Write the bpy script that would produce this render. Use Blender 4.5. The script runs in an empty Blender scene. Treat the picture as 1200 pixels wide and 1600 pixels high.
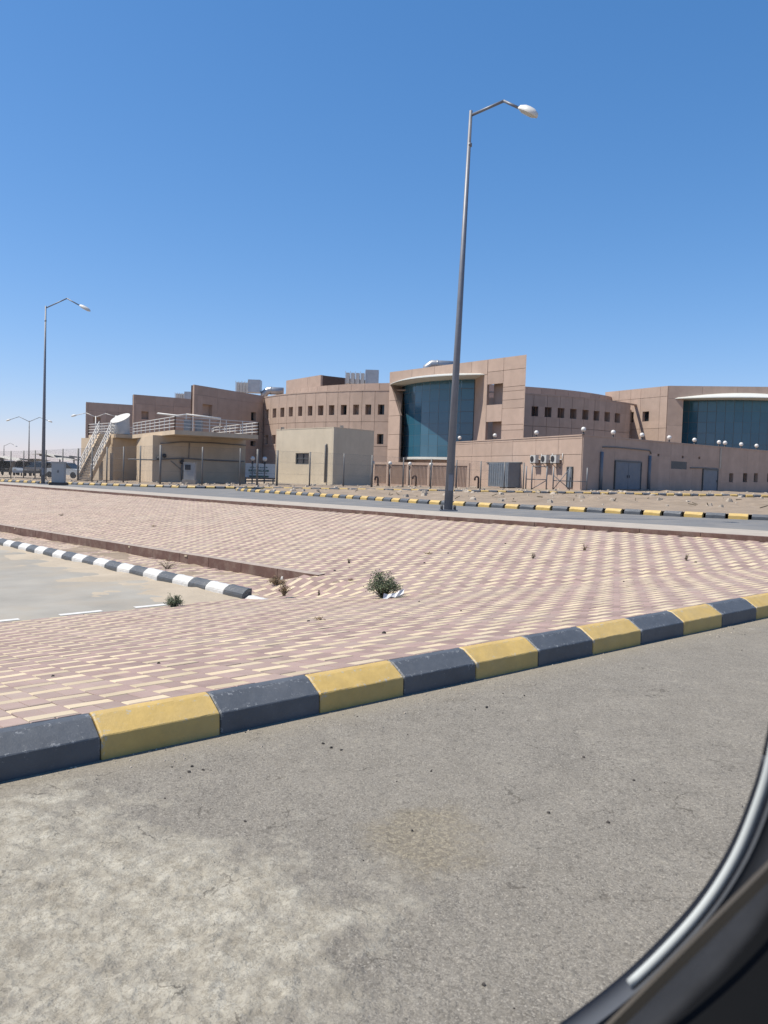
import bpy, math, random
from mathutils import Vector, Matrix
random.seed(7)
S = bpy.context.scene
COL = S.collection
R = math.radians

# ------------------------------------------------------------------ camera, world, sun, exposure
FPX, EYE, HORY, ROLL = 1250.0, 1.18, 742.0, R(1.8)      # focal length in photo pixels, eye height, horizon row at centre, roll
PITCH = math.atan((800 - HORY) / FPX)
cr, sr, cp, sp = math.cos(ROLL), math.sin(ROLL), math.cos(PITCH), math.sin(PITCH)
cam_d = bpy.data.cameras.new('camera'); cam = bpy.data.objects.new('camera', cam_d); COL.objects.link(cam)
right = Vector((cr, sr * sp, sr * cp)); up = Vector((-sr, cr * sp, cr * cp)); fwd = Vector((0, cp, -sp))
m = Matrix.Identity(4)
for i in range(3):
    m[i][0], m[i][1], m[i][2] = right[i], up[i], -fwd[i]
m[2][3] = EYE
cam.matrix_world = m
cam_d.sensor_fit = 'VERTICAL'; cam_d.sensor_height = 32.0; cam_d.lens = 32.0 * FPX / 1600
cam_d.clip_start = 0.05; cam_d.clip_end = 9000
cam_d.dof.use_dof = True; cam_d.dof.focus_distance = 8.0; cam_d.dof.aperture_fstop = 11.0
S.camera = cam

SUN_EL, SUN_DIR = R(60), Vector((-1.0, -0.10, 0)).normalized()
w = bpy.data.worlds.new('World'); S.world = w; w.use_nodes = True
nt = w.node_tree; bg = nt.nodes['Background']
sky = nt.nodes.new('ShaderNodeTexSky'); sky.sky_type = 'NISHITA'; sky.sun_disc = False
sky.sun_elevation = SUN_EL; sky.sun_rotation = R(-96)
sky.altitude = 0; sky.air_density = 1.0; sky.dust_density = 0.12; sky.ozone_density = 1.0
sp_ = nt.nodes.new('ShaderNodeSeparateColor'); cb_ = nt.nodes.new('ShaderNodeCombineColor'); nt.links.new(sky.outputs[0], sp_.inputs[0])   # the camera's colour response: deeper blue over the whole sky
for ch, (ex_, gain) in enumerate(((1.2, .575), (.85, 1.165), (.75, 1.93))):
    pw_ = nt.nodes.new('ShaderNodeMath'); pw_.operation = 'POWER'; pw_.inputs[1].default_value = ex_; nt.links.new(sp_.outputs[ch], pw_.inputs[0])
    mu_ = nt.nodes.new('ShaderNodeMath'); mu_.operation = 'MULTIPLY'; mu_.inputs[1].default_value = gain; nt.links.new(pw_.outputs[0], mu_.inputs[0]); nt.links.new(mu_.outputs[0], cb_.inputs[ch])
nt.links.new(cb_.outputs[0], bg.inputs[0]); bg.inputs[1].default_value = 0.085
sl = bpy.data.lights.new('sun', 'SUN'); so = bpy.data.objects.new('sun', sl); COL.objects.link(so)
sl.energy = 5.0; sl.angle = R(0.53); sl.color = (1.0, 0.93, 0.81)
sdir = Vector((SUN_DIR.x * math.cos(SUN_EL), SUN_DIR.y * math.cos(SUN_EL), math.sin(SUN_EL)))
so.rotation_euler = sdir.to_track_quat('Z', 'Y').to_euler(); so.location = (-30, 0, 60)
S.view_settings.view_transform = 'Standard'; S.view_settings.look = 'None'
S.view_settings.exposure = 0.44; S.view_settings.gamma = 1.0
S.render.engine = 'CYCLES'

# ------------------------------------------------------------------ survey helpers (sight lines of the photograph to real positions)
def ray(u, v):
    dx = (u - 600) / FPX; dy = (800 - v) / FPX
    xr = dx * cr - dy * sr; yr = dx * sr + dy * cr
    return Vector((xr, cp + yr * sp, yr * cp - sp))
def hor(u): return HORY + math.tan(ROLL) * (u - 600)
def at(u, v, Y):
    r = ray(u, v); k = Y / r.y
    return Vector((r.x * k, Y, EYE + r.z * k))
def xat(u, Y): return at(u, hor(u), Y).x
def on_plane(u, v, a, b, c):            # z = a + b x + c y
    r = ray(u, v); k = (a - EYE) / (r.z - b * r.x - c * r.y)
    return Vector((r.x * k, r.y * k, EYE + r.z * k))

# ------------------------------------------------------------------ mesh helpers
class MB:
    def __init__(s): s.v = []; s.f = []; s.mi = []; s.sm = []
    def add(s, vs, fs, mi=0, smooth=False):
        o = len(s.v); s.v += [tuple(p) for p in vs]
        for f in fs: s.f.append(tuple(i + o for i in f)); s.mi.append(mi); s.sm.append(smooth)
    def box(s, c, size, rz=0.0, mi=0, axes=None):
        hx, hy, hz = size[0] / 2, size[1] / 2, size[2] / 2
        if axes is None:
            ax = Vector((math.cos(rz), math.sin(rz), 0)); ay = Vector((-math.sin(rz), math.cos(rz), 0)); az = Vector((0, 0, 1))
        else: ax, ay, az = axes
        c = Vector(c)
        vs = [c + ax * (hx * i) + ay * (hy * j) + az * (hz * k) for k in (-1, 1) for j in (-1, 1) for i in (-1, 1)]
        s.add(vs, [(0, 2, 3, 1), (4, 5, 7, 6), (0, 1, 5, 4), (2, 6, 7, 3), (0, 4, 6, 2), (1, 3, 7, 5)], mi)
        return s
    def span(s, a, b, wid, dep=None, mi=0):            # square bar from a to b
        a = Vector(a); b = Vector(b); d = b - a; L = d.length
        if L < 1e-6: return s
        az = d / L; ref = Vector((0, 0, 1)) if abs(az.z) < .9 else Vector((0, 1, 0))
        ax = ref.cross(az).normalized(); ay = az.cross(ax)
        return s.box((a + b) / 2, (wid, dep or wid, L), axes=(ax, ay, az), mi=mi)
    def tube(s, pts, rad, n=8, mi=0, cap=True, smooth=True):
        pts = [Vector(p) for p in pts]; rads = rad if isinstance(rad, (list, tuple)) else [rad] * len(pts)
        vs = []; prev = None
        for i, p in enumerate(pts):
            d = (pts[min(i + 1, len(pts) - 1)] - pts[max(i - 1, 0)])
            d = d.normalized() if d.length > 1e-9 else Vector((0, 0, 1))
            if prev is None:
                ref = Vector((1, 0, 0)) if abs(d.x) < .9 else Vector((0, 1, 0)); ax = (ref - d * ref.dot(d)).normalized()
            else: ax = (prev - d * prev.dot(d)).normalized()
            prev = ax; ay = d.cross(ax)
            for k in range(n):
                t = 2 * math.pi * k / n; vs.append(p + (ax * math.cos(t) + ay * math.sin(t)) * rads[i])
        fs = []
        for i in range(len(pts) - 1):
            for k in range(n):
                a = i * n + k; b = i * n + (k + 1) % n; fs.append((a, b, b + n, a + n))
        s.add(vs, fs, mi, smooth)
        if cap:
            o = len(s.v) - len(vs)
            s.f.append(tuple(o + k for k in reversed(range(n)))); s.mi.append(mi); s.sm.append(False)
            s.f.append(tuple(o + (len(pts) - 1) * n + k for k in range(n))); s.mi.append(mi); s.sm.append(False)
        return s
    def prism(s, poly, ext, mi=0):                      # polygon of points extruded by a vector
        n = len(poly); e = Vector(ext); vs = [Vector(p) for p in poly] + [Vector(p) + e for p in poly]
        fs = [tuple(reversed(range(n))), tuple(range(n, 2 * n))] + [(i, (i + 1) % n, n + (i + 1) % n, n + i) for i in range(n)]
        s.add(vs, fs, mi); return s
    def ball(s, c, r, n=12, k=8, mi=0, zs=1.0):
        c = Vector(c); vs = [c + Vector((0, 0, r * zs))]
        for i in range(1, k):
            t = math.pi * i / k
            for j in range(n):
                q = 2 * math.pi * j / n; vs.append(c + Vector((r * math.sin(t) * math.cos(q), r * math.sin(t) * math.sin(q), r * zs * math.cos(t))))
        vs.append(c - Vector((0, 0, r * zs)))
        fs = [(0, 1 + j, 1 + (j + 1) % n) for j in range(n)]
        for i in range(k - 2):
            for j in range(n):
                a = 1 + i * n + j; b = 1 + i * n + (j + 1) % n; fs.append((a, a + n, b + n, b))
        l = len(vs) - 1; o = 1 + (k - 2) * n
        fs += [(l, o + (j + 1) % n, o + j) for j in range(n)]
        s.add(vs, fs, mi, True); return s
    def mesh(s, name, mats):
        me = bpy.data.meshes.new(name); me.from_pydata(s.v, [], s.f); 
        for mt in (mats if isinstance(mats, (list, tuple)) else [mats]): me.materials.append(mt)
        me.polygons.foreach_set('material_index', s.mi); me.polygons.foreach_set('use_smooth', s.sm); me.update()
        return me
    def build(s, name, mats, parent=None, **kw):
        return link(name, s.mesh(name, mats), parent, **kw)
def link(name, data, parent=None, label=None, cat=None, group=None, kind=None):
    o = bpy.data.objects.new(name, data); COL.objects.link(o)
    if parent is not None: o.parent = parent; o.matrix_parent_inverse = parent.matrix_world.inverted()
    tag(o, label, cat, group, kind); return o
def tag(o, label=None, cat=None, group=None, kind=None):
    if label: o['label'] = label
    if cat: o['category'] = cat
    if group: o['group'] = group
    if kind: o['kind'] = kind
    return o
def thing(name, loc=(0, 0, 0), label=None, cat=None, group=None, kind=None):
    o = link(name, None, None, label, cat, group, kind); o.location = loc; o.empty_display_size = .2
    o.matrix_world = Matrix.Translation(loc); return o
def fbm(x, y, o=4):
    from mathutils import noise
    return noise.fractal(Vector((x, y, 3.7)), 1.0, 2.0, o)

# ------------------------------------------------------------------ materials
AK = .735                                                      # reflectances for this exposure
def nodes(name):
    mt = bpy.data.materials.new(name); mt.use_nodes = True; n = mt.node_tree
    return mt, n, n.nodes['Principled BSDF'], n.nodes.new, n.links.new
def tex_noise(new, lnk, pos, scale, detail=5, rough=.6, sx=(1, 1, 1)):
    mp = new('ShaderNodeMapping'); mp.inputs['Scale'].default_value = sx; lnk(pos, mp.inputs[0])
    t = new('ShaderNodeTexNoise'); t.inputs['Scale'].default_value = scale; t.inputs['Detail'].default_value = detail
    t.inputs['Roughness'].default_value = rough; lnk(mp.outputs[0], t.inputs['Vector']); return t.outputs['Fac']
def ramp(new, lnk, src, a, b, lo=0.0, hi=1.0):
    r = new('ShaderNodeMapRange'); r.inputs[1].default_value = a; r.inputs[2].default_value = b
    r.inputs[3].default_value = lo; r.inputs[4].default_value = hi; r.clamp = True; lnk(src, r.inputs[0]); return r.outputs[0]
def mix(new, lnk, fac, a, b, typ='MIX'):
    x = new('ShaderNodeMix'); x.data_type = 'RGBA'; x.blend_type = typ
    if isinstance(fac, (int, float)): x.inputs[0].default_value = fac
    else: lnk(fac, x.inputs[0])
    for sock, val in ((x.inputs[6], a), (x.inputs[7], b)):
        if isinstance(val, (tuple, list)): sock.default_value = (*val, 1)
        else: lnk(val, sock)
    return x.outputs[2]
def math_(new, lnk, op, a, b):
    x = new('ShaderNodeMath'); x.operation = op
    for i, val in enumerate((a, b)):
        if isinstance(val, (int, float)): x.inputs[i].default_value = val
        else: lnk(val, x.inputs[i])
    return x.outputs[0]
def bump(new, lnk, src, strength, dist, prev=None):
    b = new('ShaderNodeBump'); b.inputs['Strength'].default_value = strength; b.inputs['Distance'].default_value = dist
    lnk(src, b.inputs['Height'])
    if prev is not None: lnk(prev, b.inputs['Normal'])
    return b.outputs[0]
def M(name, col, rough=.8, var=.15, scale=2.0, bmp=.3, bscale=80, bdist=.004, metal=0.0, spec=.5, island=0.0, dust=None, dust_amt=.5, dscale=3.0, streak=0.0):
    mt, n, P, new, lnk = nodes(name); col = tuple(c * AK for c in col); dust = tuple(c * AK for c in dust) if dust else None
    pos = new('ShaderNodeNewGeometry').outputs['Position']
    dark = tuple(c * (1 - var) for c in col); lite = tuple(min(1, c * (1 + var)) for c in col)
    c = mix(new, lnk, ramp(new, lnk, tex_noise(new, lnk, pos, scale, 6), .3, .7), dark, lite)
    if island:
        g = new('ShaderNodeNewGeometry'); oi = new('ShaderNodeObjectInfo')
        r = math_(new, lnk, 'FRACT', math_(new, lnk, 'ADD', g.outputs['Random Per Island'], oi.outputs['Random']), 0)
        f = ramp(new, lnk, r, 0, 1, 1 - island, 1 + island)
        hv = new('ShaderNodeHueSaturation'); lnk(c, hv.inputs['Color']); lnk(f, hv.inputs['Value']); c = hv.outputs[0]
    if streak:
        s_ = tex_noise(new, lnk, pos, 1.2, 5, .65, (1, 1, .12))
        c = mix(new, lnk, ramp(new, lnk, s_, .5, .75, 0, streak), c, tuple(x * .72 for x in col))
    if dust:
        d_ = tex_noise(new, lnk, pos, dscale, 8, .7)
        c = mix(new, lnk, ramp(new, lnk, d_, .45, .68, 0, dust_amt), c, dust)
    lnk(c, P.inputs['Base Color']); P.inputs['Roughness'].default_value = rough; P.inputs['Metallic'].default_value = metal
    P.inputs['Specular IOR Level'].default_value = spec
    if bmp:
        lnk(bump(new, lnk, tex_noise(new, lnk, pos, bscale, 4), bmp, bdist), P.inputs['Normal'])
    return mt

def asphalt_mat():
    mt, n, P, new, lnk = nodes('dusty_asphalt')
    pos = new('ShaderNodeNewGeometry').outputs['Position']
    wob = new('ShaderNodeVectorMath'); wob.operation = 'MULTIPLY_ADD'
    nz = new('ShaderNodeTexNoise'); nz.inputs['Scale'].default_value = 45; lnk(pos, nz.inputs['Vector'])
    lnk(nz.outputs['Color'], wob.inputs[0]); wob.inputs[1].default_value = (.012, .012, .012); lnk(pos, wob.inputs[2])
    vo = new('ShaderNodeTexVoronoi'); vo.inputs['Scale'].default_value = 105; lnk(wob.outputs[0], vo.inputs['Vector'])
    vo2 = new('ShaderNodeTexVoronoi'); vo2.inputs['Scale'].default_value = 230; lnk(wob.outputs[0], vo2.inputs['Vector'])
    big = tex_noise(new, lnk, pos, .55, 7, .62); mid = tex_noise(new, lnk, pos, 4.5, 8, .68); fine = tex_noise(new, lnk, pos, 60, 6, .7)
    c = mix(new, lnk, ramp(new, lnk, mid, .3, .72), (.240, .222, .197), (.375, .350, .312))
    sep = new('ShaderNodeSeparateColor'); lnk(vo.outputs['Color'], sep.inputs[0])
    c = mix(new, lnk, ramp(new, lnk, sep.outputs[0], .70, .98, 0, .7), c, (.105, .098, .090))      # dark aggregate showing through
    c = mix(new, lnk, ramp(new, lnk, sep.outputs[1], .90, 1.0, 0, .55), c, (.42, .40, .36))          # pale aggregate
    sep2 = new('ShaderNodeSeparateColor'); lnk(vo2.outputs['Color'], sep2.inputs[0])
    c = mix(new, lnk, ramp(new, lnk, sep2.outputs[0], .45, 1.0, 0, .55), c, (.13, .12, .108))
    c = mix(new, lnk, ramp(new, lnk, sep2.outputs[1], .78, 1.0, 0, .75), c, (.50, .47, .425))
    grain = tex_noise(new, lnk, pos, 150, 4, .7)
    c = mix(new, lnk, ramp(new, lnk, grain, .30, .62, .62, 0), c, (.115, .106, .094))
    crust0 = tex_noise(new, lnk, pos, 9, 9, .72)
    # dried silt crust towards the corner by the kerb end
    sx = new('ShaderNodeSeparateXYZ'); lnk(pos, sx.inputs[0])
    sa_ = new('ShaderNodeAttribute'); sa_.attribute_name = 'silt'
    silt = ramp(new, lnk, math_(new, lnk, 'ADD', math_(new, lnk, 'ADD', sa_.outputs['Fac'], math_(new, lnk, 'MULTIPLY', math_(new, lnk, 'ADD', mid, -.5), 1.3)), math_(new, lnk, 'MULTIPLY', math_(new, lnk, 'ADD', crust0, -.5), 1.5)), .20, .95, 0, .85)
    siltc = mix(new, lnk, ramp(new, lnk, tex_noise(new, lnk, pos, 11, 8, .7), .35, .65), (.400, .365, .300), (.680, .645, .560))
    c = mix(new, lnk, silt, c, siltc)
    patch = math_(new, lnk, 'SQRT', math_(new, lnk, 'ADD', math_(new, lnk, 'POWER', math_(new, lnk, 'ADD', sx.outputs[0], -.17), 2), math_(new, lnk, 'POWER', math_(new, lnk, 'MULTIPLY', math_(new, lnk, 'ADD', sx.outputs[1], -2.55), .8), 2)), 0)
    patch = math_(new, lnk, 'ADD', patch, math_(new, lnk, 'MULTIPLY', math_(new, lnk, 'ADD', mid, -.5), .5))
    pf = ramp(new, lnk, patch, .10, .24, .5, 0)
    c = mix(new, lnk, pf, c, mix(new, lnk, ramp(new, lnk, sep.outputs[2], .45, .75), (.150, .120, .075), (.400, .345, .235)))
    # blown sand along the kerb foot
    kv = math_(new, lnk, 'ADD', math_(new, lnk, 'MULTIPLY', sx.outputs[0], .6176), math_(new, lnk, 'MULTIPLY', sx.outputs[1], -.7865))
    kd = math_(new, lnk, 'ADD', kv, 3.248)      # distance in front of the kerb face
    ks = ramp(new, lnk, math_(new, lnk, 'ADD', kd, math_(new, lnk, 'MULTIPLY', math_(new, lnk, 'ADD', mid, -.5), .5)), .02, .26, .5, 0)
    c = mix(new, lnk, ks, c, (.34, .305, .245))
    c = mix(new, lnk, ramp(new, lnk, big, .35, .7, 0, .40), c, (.290, .265, .225))
    lnk(c, P.inputs['Base Color']); P.inputs['Roughness'].default_value = .9; P.inputs['Specular IOR Level'].default_value = .25
    crust = tex_noise(new, lnk, pos, 17, 10, .78)
    ridge = math_(new, lnk, 'ABSOLUTE', math_(new, lnk, 'ADD', crust, -.5), 0)
    c2 = mix(new, lnk, math_(new, lnk, 'MULTIPLY', ramp(new, lnk, ridge, 0, .022, .8, 0), silt), c, (.150, .130, .100)); lnk(mix(new, lnk, 1.0, c2, (AK, AK * .985, AK * .945), 'MULTIPLY'), P.inputs['Base Color'])
    cw = new('ShaderNodeVectorMath'); cw.operation = 'MULTIPLY_ADD'; n2 = new('ShaderNodeTexNoise'); n2.inputs['Scale'].default_value = 7; n2.inputs['Detail'].default_value = 6; lnk(pos, n2.inputs['Vector'])
    lnk(n2.outputs['Color'], cw.inputs[0]); cw.inputs[1].default_value = (.3, .3, .3); lnk(pos, cw.inputs[2])
    v3_ = new('ShaderNodeTexVoronoi'); v3_.feature = 'DISTANCE_TO_EDGE'; v3_.inputs['Scale'].default_value = 2.6; lnk(cw.outputs[0], v3_.inputs['Vector'])
    ck = math_(new, lnk, 'MULTIPLY', ramp(new, lnk, v3_.outputs['Distance'], .002, .012, 1, 0), ramp(new, lnk, tex_noise(new, lnk, pos, 5, 3), .52, .62, 0, .75))
    c3 = mix(new, lnk, ck, c2, (.10, .09, .078)); lnk(mix(new, lnk, 1.0, c3, (AK, AK * .985, AK * .945), 'MULTIPLY'), P.inputs['Base Color'])
    b1 = bump(new, lnk, mid, .3, .02)
    agg = math_(new, lnk, 'MULTIPLY', ramp(new, lnk, vo.outputs['Distance'], 0, .55, 1, 0), sep.outputs[2])
    b2 = bump(new, lnk, agg, .5, .005, b1)
    b3 = bump(new, lnk, math_(new, lnk, 'MULTIPLY', crust, math_(new, lnk, 'ADD', silt, .3)), .5, .03, b2)
    b4 = bump(new, lnk, fine, .7, .004, b3)
    lnk(b4, P.inputs['Normal']); return mt

def paint_mat(name, col, chip, dust):
    mt, n, P, new, lnk = nodes(name); col, chip, dust = (tuple(c * AK for c in q) for q in (col, chip, dust))
    pos = new('ShaderNodeNewGeometry').outputs['Position']
    c = mix(new, lnk, ramp(new, lnk, tex_noise(new, lnk, pos, 9, 6, .65), .3, .7), tuple(x * .88 for x in col), tuple(x * 1.1 for x in col))
    c = mix(new, lnk, ramp(new, lnk, tex_noise(new, lnk, pos, 38, 7, .72), .60, .70, 0, .55), c, dust)
    wa = new('ShaderNodeAttribute'); wa.attribute_name = 'wear'
    nn_ = math_(new, lnk, 'ADD', tex_noise(new, lnk, pos, 34, 9, .8), math_(new, lnk, 'MULTIPLY', wa.outputs['Fac'], .15))
    c = mix(new, lnk, ramp(new, lnk, nn_, .665, .69, 0, .9), c, chip)
    c = mix(new, lnk, ramp(new, lnk, tex_noise(new, lnk, pos, 3.2, 5, .6), .45, .75, 0, .3), c, dust)
    lnk(c, P.inputs['Base Color']); P.inputs['Roughness'].default_value = .5; P.inputs['Specular IOR Level'].default_value = .5
    b = bump(new, lnk, tex_noise(new, lnk, pos, 30, 5), .35, .006); lnk(bump(new, lnk, tex_noise(new, lnk, pos, 240, 3), .3, .001, b), P.inputs['Normal'])
    return mt

MAT = dict(
    asphalt=asphalt_mat(),
    yellow=paint_mat('yellow_kerb_paint', (.640, .440, .140), (.50, .47, .40), (.55, .44, .25)),
    black=paint_mat('dark_kerb_paint', (.098, .108, .122), (.30, .31, .32), (.22, .225, .235)),
    white_k=paint_mat('white_kerb_paint', (.72, .71, .68), (.42, .39, .34), (.60, .56, .48)),
    grey_k=paint_mat('grey_kerb_paint', (.085, .092, .10), (.28, .27, .25), (.22, .21, .19)),
    cream=M('cream_paver', (.620, .505, .345), .88, .10, 5, .35, 260, .0015, island=.15, dust=(.52, .45, .36), dust_amt=.42, dscale=1.1),
    red=M('red_paver', (.352, .246, .216), .88, .12, 5, .35, 260, .0015, island=.18, dust=(.47, .40, .33), dust_amt=.5, dscale=.9),
    bed=M('jointing_sand', (.185, .150, .115), .95, .25, 12, .4, 120),
    sand=M('sand', (.325, .252, .182), .95, .22, 1.3, .6, 18, .03, dust=(.28, .215, .155), dust_amt=.7, dscale=5),
    drift=M('pale_drift_sand', (.470, .395, .300), .95, .12, 1.3, .5, 18, .02),
    desert=M('desert_ground', (.430, .345, .255), .95, .15, .08, .4, 4, .03),
    lip=M('maroon_edging', (.150, .080, .062), .85, .16, 3, .3, 90, dust=(.36, .28, .22), dust_amt=.45, dscale=4),
    liptop=M('dusty_edging_top', (.400, .330, .280), .9, .15, 4, .3, 90),
    walk=M('pale_walk', (.470, .415, .350), .9, .12, 3, .3, 60, island=.06),
    road2=M('blue_grey_asphalt', (.185, .185, .185), .85, .12, 1.1, .4, 110, dust=(.33, .30, .26), dust_amt=.5, dscale=.9),
    park=M('sandy_asphalt', (.360, .338, .295), .92, .16, .9, .5, 70, .008, dust=(.41, .345, .26), dust_amt=.8, dscale=.55),
    line=M('worn_white_line', (.72, .71, .68), .8, .1, 8, .2, 90),
    pole=M('galvanised_pole', (.215, .228, .262), .5, .10, 5, .1, 60, metal=.2),
    lampw=M('lamp_housing', (.78, .77, .73), .45, .05, 5, 0),
    lampl=M('lamp_lens', (.62, .60, .52), .25, .05, 5, 0),
    steel=M('dark_steel', (.07, .07, .075), .5, .15, 8, .1, 60, metal=.5),
    cab=M('cabinet_paint', (.46, .46, .45), .5, .07, 3, .1, 50, dust=(.4, .35, .28), dust_amt=.3),
    rose=M('rose_panel', (.520, .388, .312), .85, .08, 1.2, .3, 35, streak=.3, island=.07),
    joint=M('panel_joint', (.12, .082, .066), .9, .1, 3, 0),
    tan=M('tan_render', (.670, .580, .445), .88, .07, .8, .3, 30, streak=.25),
    beige=M('beige_render', (.660, .530, .385), .88, .09, .9, .3, 30, streak=.4),
    glass_dark=M('dark_glass', (.020, .028, .034), .08, .1, 3, 0, spec=.5),
    frame=M('grey_window_frame', (.09, .10, .105), .5, .1, 4, 0),
    canopyw=M('white_canopy', (.74, .75, .70), .45, .04, 1, .1, 10),
    rail=M('white_rail', (.72, .71, .68), .5, .07, 4, 0, dust=(.42, .36, .28), dust_amt=.3),
    globe=M('opal_globe', (.82, .80, .76), .3, .03, 4, 0),
    door=M('blue_grey_door', (.160, .195, .240), .55, .08, 2, .1, 40, dust=(.3, .28, .25), dust_amt=.3),
    duct=M('duct_metal', (.50, .51, .52), .38, .1, 2, .1, 20, metal=.6),
    acw=M('ac_white', (.58, .58, .56), .5, .07, 4, 0),
    black_r=M('black_rubber', (.012, .012, .014), .6, .1, 30, .2, 200, .0006),
    pipe=M('brown_pipe', (.085, .045, .032), .6, .15, 8, .1, 60),
    conduit=M('grey_pipe', (.19, .185, .18), .6, .15, 8, .1, 60),
    rock=M('pale_rubble', (.48, .415, .34), .95, .2, 6, .5, 40, island=.2),
    pebble=M('dark_pebble', (.06, .052, .046), .9, .3, 30, .3, 200, .001, island=.4),
    leaf=M('grey_green_leaf', (.165, .205, .115), .8, .25, 14, 0, island=.45),
    twig=M('dry_twig', (.30, .215, .125), .9, .2, 14, 0, island=.35),
    stem=M('shrub_stem', (.14, .11, .07), .9, .2, 14, 0),
    paper=M('white_paper', (.80, .80, .79), .7, .03, 12, .2, 60, .003),
    wire=M('fence_wire', (.19, .20, .215), .5, .1, 8, 0, metal=.3),
    sign=M('sign_board', (.68, .70, .69), .5, .04, 2, 0),
    green=M('sign_green', (.03, .12, .09), .5, .1, 4, 0),
    fabric=M('shade_fabric', (.70, .66, .58), .8, .06, .6, 0),
)
def glass_mat():
    mt, n, P, new, lnk = nodes('teal_curtain_glass')
    pos = new('ShaderNodeNewGeometry').outputs['Position']
    g = new('ShaderNodeNewGeometry'); oi = new('ShaderNodeObjectInfo')
    c = mix(new, lnk, ramp(new, lnk, oi.outputs['Random'], 0, 1), (.020, .088, .138), (.030, .106, .162))
    lnk(c, P.inputs['Base Color']); P.inputs['Roughness'].default_value = .12; P.inputs['Specular IOR Level'].default_value = .7
    lnk(bump(new, lnk, tex_noise(new, lnk, pos, .7, 2), .06, .05), P.inputs['Normal']); return mt
MAT['glass'] = glass_mat()

# ------------------------------------------------------------------ levels of the ground
D2 = Vector((.7865, .6176)); N2 = Vector((-.6176, .7865))     # along the near kerb / across it, away from the road
KB = Vector((.14, 4.24))                                      # a point on the foot of the near kerb
def uvxy(u, v): return KB.x + D2.x * u + N2.x * v, KB.y + D2.y * u + N2.y * v      # kerb frame -> plan
def xyuv(x, y): a = Vector((x - KB.x, y - KB.y)); return a.dot(D2), a.dot(N2)
def z_road(x, y): return .0266 * x
def z_apron(x, y): return .5680 + .0997 * x - .0934 * y + .006 * min(max(0, xyuv(x, y)[1] - 3.5), 3.6) ** 2       # paving falling away from the kerb
def z_up(x, y): return .258 + .0128 * (max(x, -60) - 1.68)      # level of the upper street's verge
ED = [Vector(p) for p in ((12.3, 8.0), (9.2, 10.55), (6.3, 13.07), (1.4, 17.6), (-6.3, 26.4), (-21, 44), (-33, 58.4))]   # maroon edging of the upper verge
ET, EN = Vector((.734, -.679)), Vector((-.679, -.734))
def d_edge(x, y):                                             # distance from the edging, towards the near road
    best = None
    for a, b in zip(ED, ED[1:]):
        t = b - a; L = t.length; t = t / L; q = Vector((x, y)) - a; k = min(max(q.dot(t), 0), L)
        dd = (q - t * k).length; s = 1 if (t.x * q.y - t.y * q.x) > 0 else -1
        if best is None or dd < best[0]: best = (dd, s, a + t * k)
    return best
def z_bank(x, y):
    dd, s, foot = d_edge(x, y)
    return z_up(foot.x, 0) - .03 - ((.1 if foot.x < 1 else .1 - .0025 * (foot.x - 1)) * dd if s > 0 else 0)
def z_pave(x, y):                                              # the bank dies out past the end of the retaining lip
    a = z_apron(x, y); b = z_bank(x, y)
    k = min(max(lip_side(x, y) / 13.55 / .8, 0), 1); k = 1 - k * k * (3 - 2 * k)
    if xyuv(x, y)[1] > 7.4: return b
    return max(a, a + (b - a) * k)
V_PARK = 6.75
def z_park(x, y): u, v = xyuv(x, y); return -.665 + .0209 * u - .012 * max(0, v - 7)
LIP = [Vector((-.85, 11.5)), Vector((-3.4, 14.2)), Vector((-10.2, 21.3)), Vector((-24, 35.8))]      # low maroon retaining edge
def side(a, b, x, y): return (b.x - a.x) * (y - a.y) - (b.y - a.y) * (x - a.x)
def lip_side(x, y): return side(LIP[0], LIP[2], x, y)          # >0: parking side

def sheet(name, f, us, vs, z, mat, parent=None, keep=None, **kw):
    mb = MB(); idx = {}
    P = [[f(u, v) for v in vs] for u in us]
    for row in P:
        for (x, y) in row: mb.v.append((x, y, z(x, y)))
    n = len(vs)
    for i in range(len(us) - 1):
        for j in range(n - 1):
            q = (i * n + j, (i + 1) * n + j, (i + 1) * n + j + 1, i * n + j + 1)
            if keep:
                cx = sum(mb.v[k][0] for k in q) / 4; cy = sum(mb.v[k][1] for k in q) / 4
                if not keep(cx, cy): continue
            mb.f.append(q); mb.mi.append(0); mb.sm.append(True)
    return mb.build(name, mat, parent, **kw)
def lin(a, b, n): return [a + (b - a) * i / (n - 1) for i in range(n)]

# desert ground out to the horizon; it dips out of sight under the lower paving and the near road
def z_ground(x, y):
    dd, s, foot = d_edge(x, y)
    base = z_up(x, y) - .17
    if y > 60: base += .0
    k = min(max((dd * s + 1.0) / 1.0, 0), 1)
    return base - 2.2 * k if abs(x) < 80 and y < 90 else base
gx = [-4000, -1500, -600, -250, -120, -80] + lin(-60, 40, 101) + [60, 80, 140, 300, 700, 2000, 4000]
gy = [-300, -60, -20] + lin(0, 90, 91) + [110, 150, 220, 350, 700, 1500, 4000, 8000]
sheet('ground', lambda a, b: (a, b), gx, gy, z_ground, MAT['desert'], kind='structure')

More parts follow.
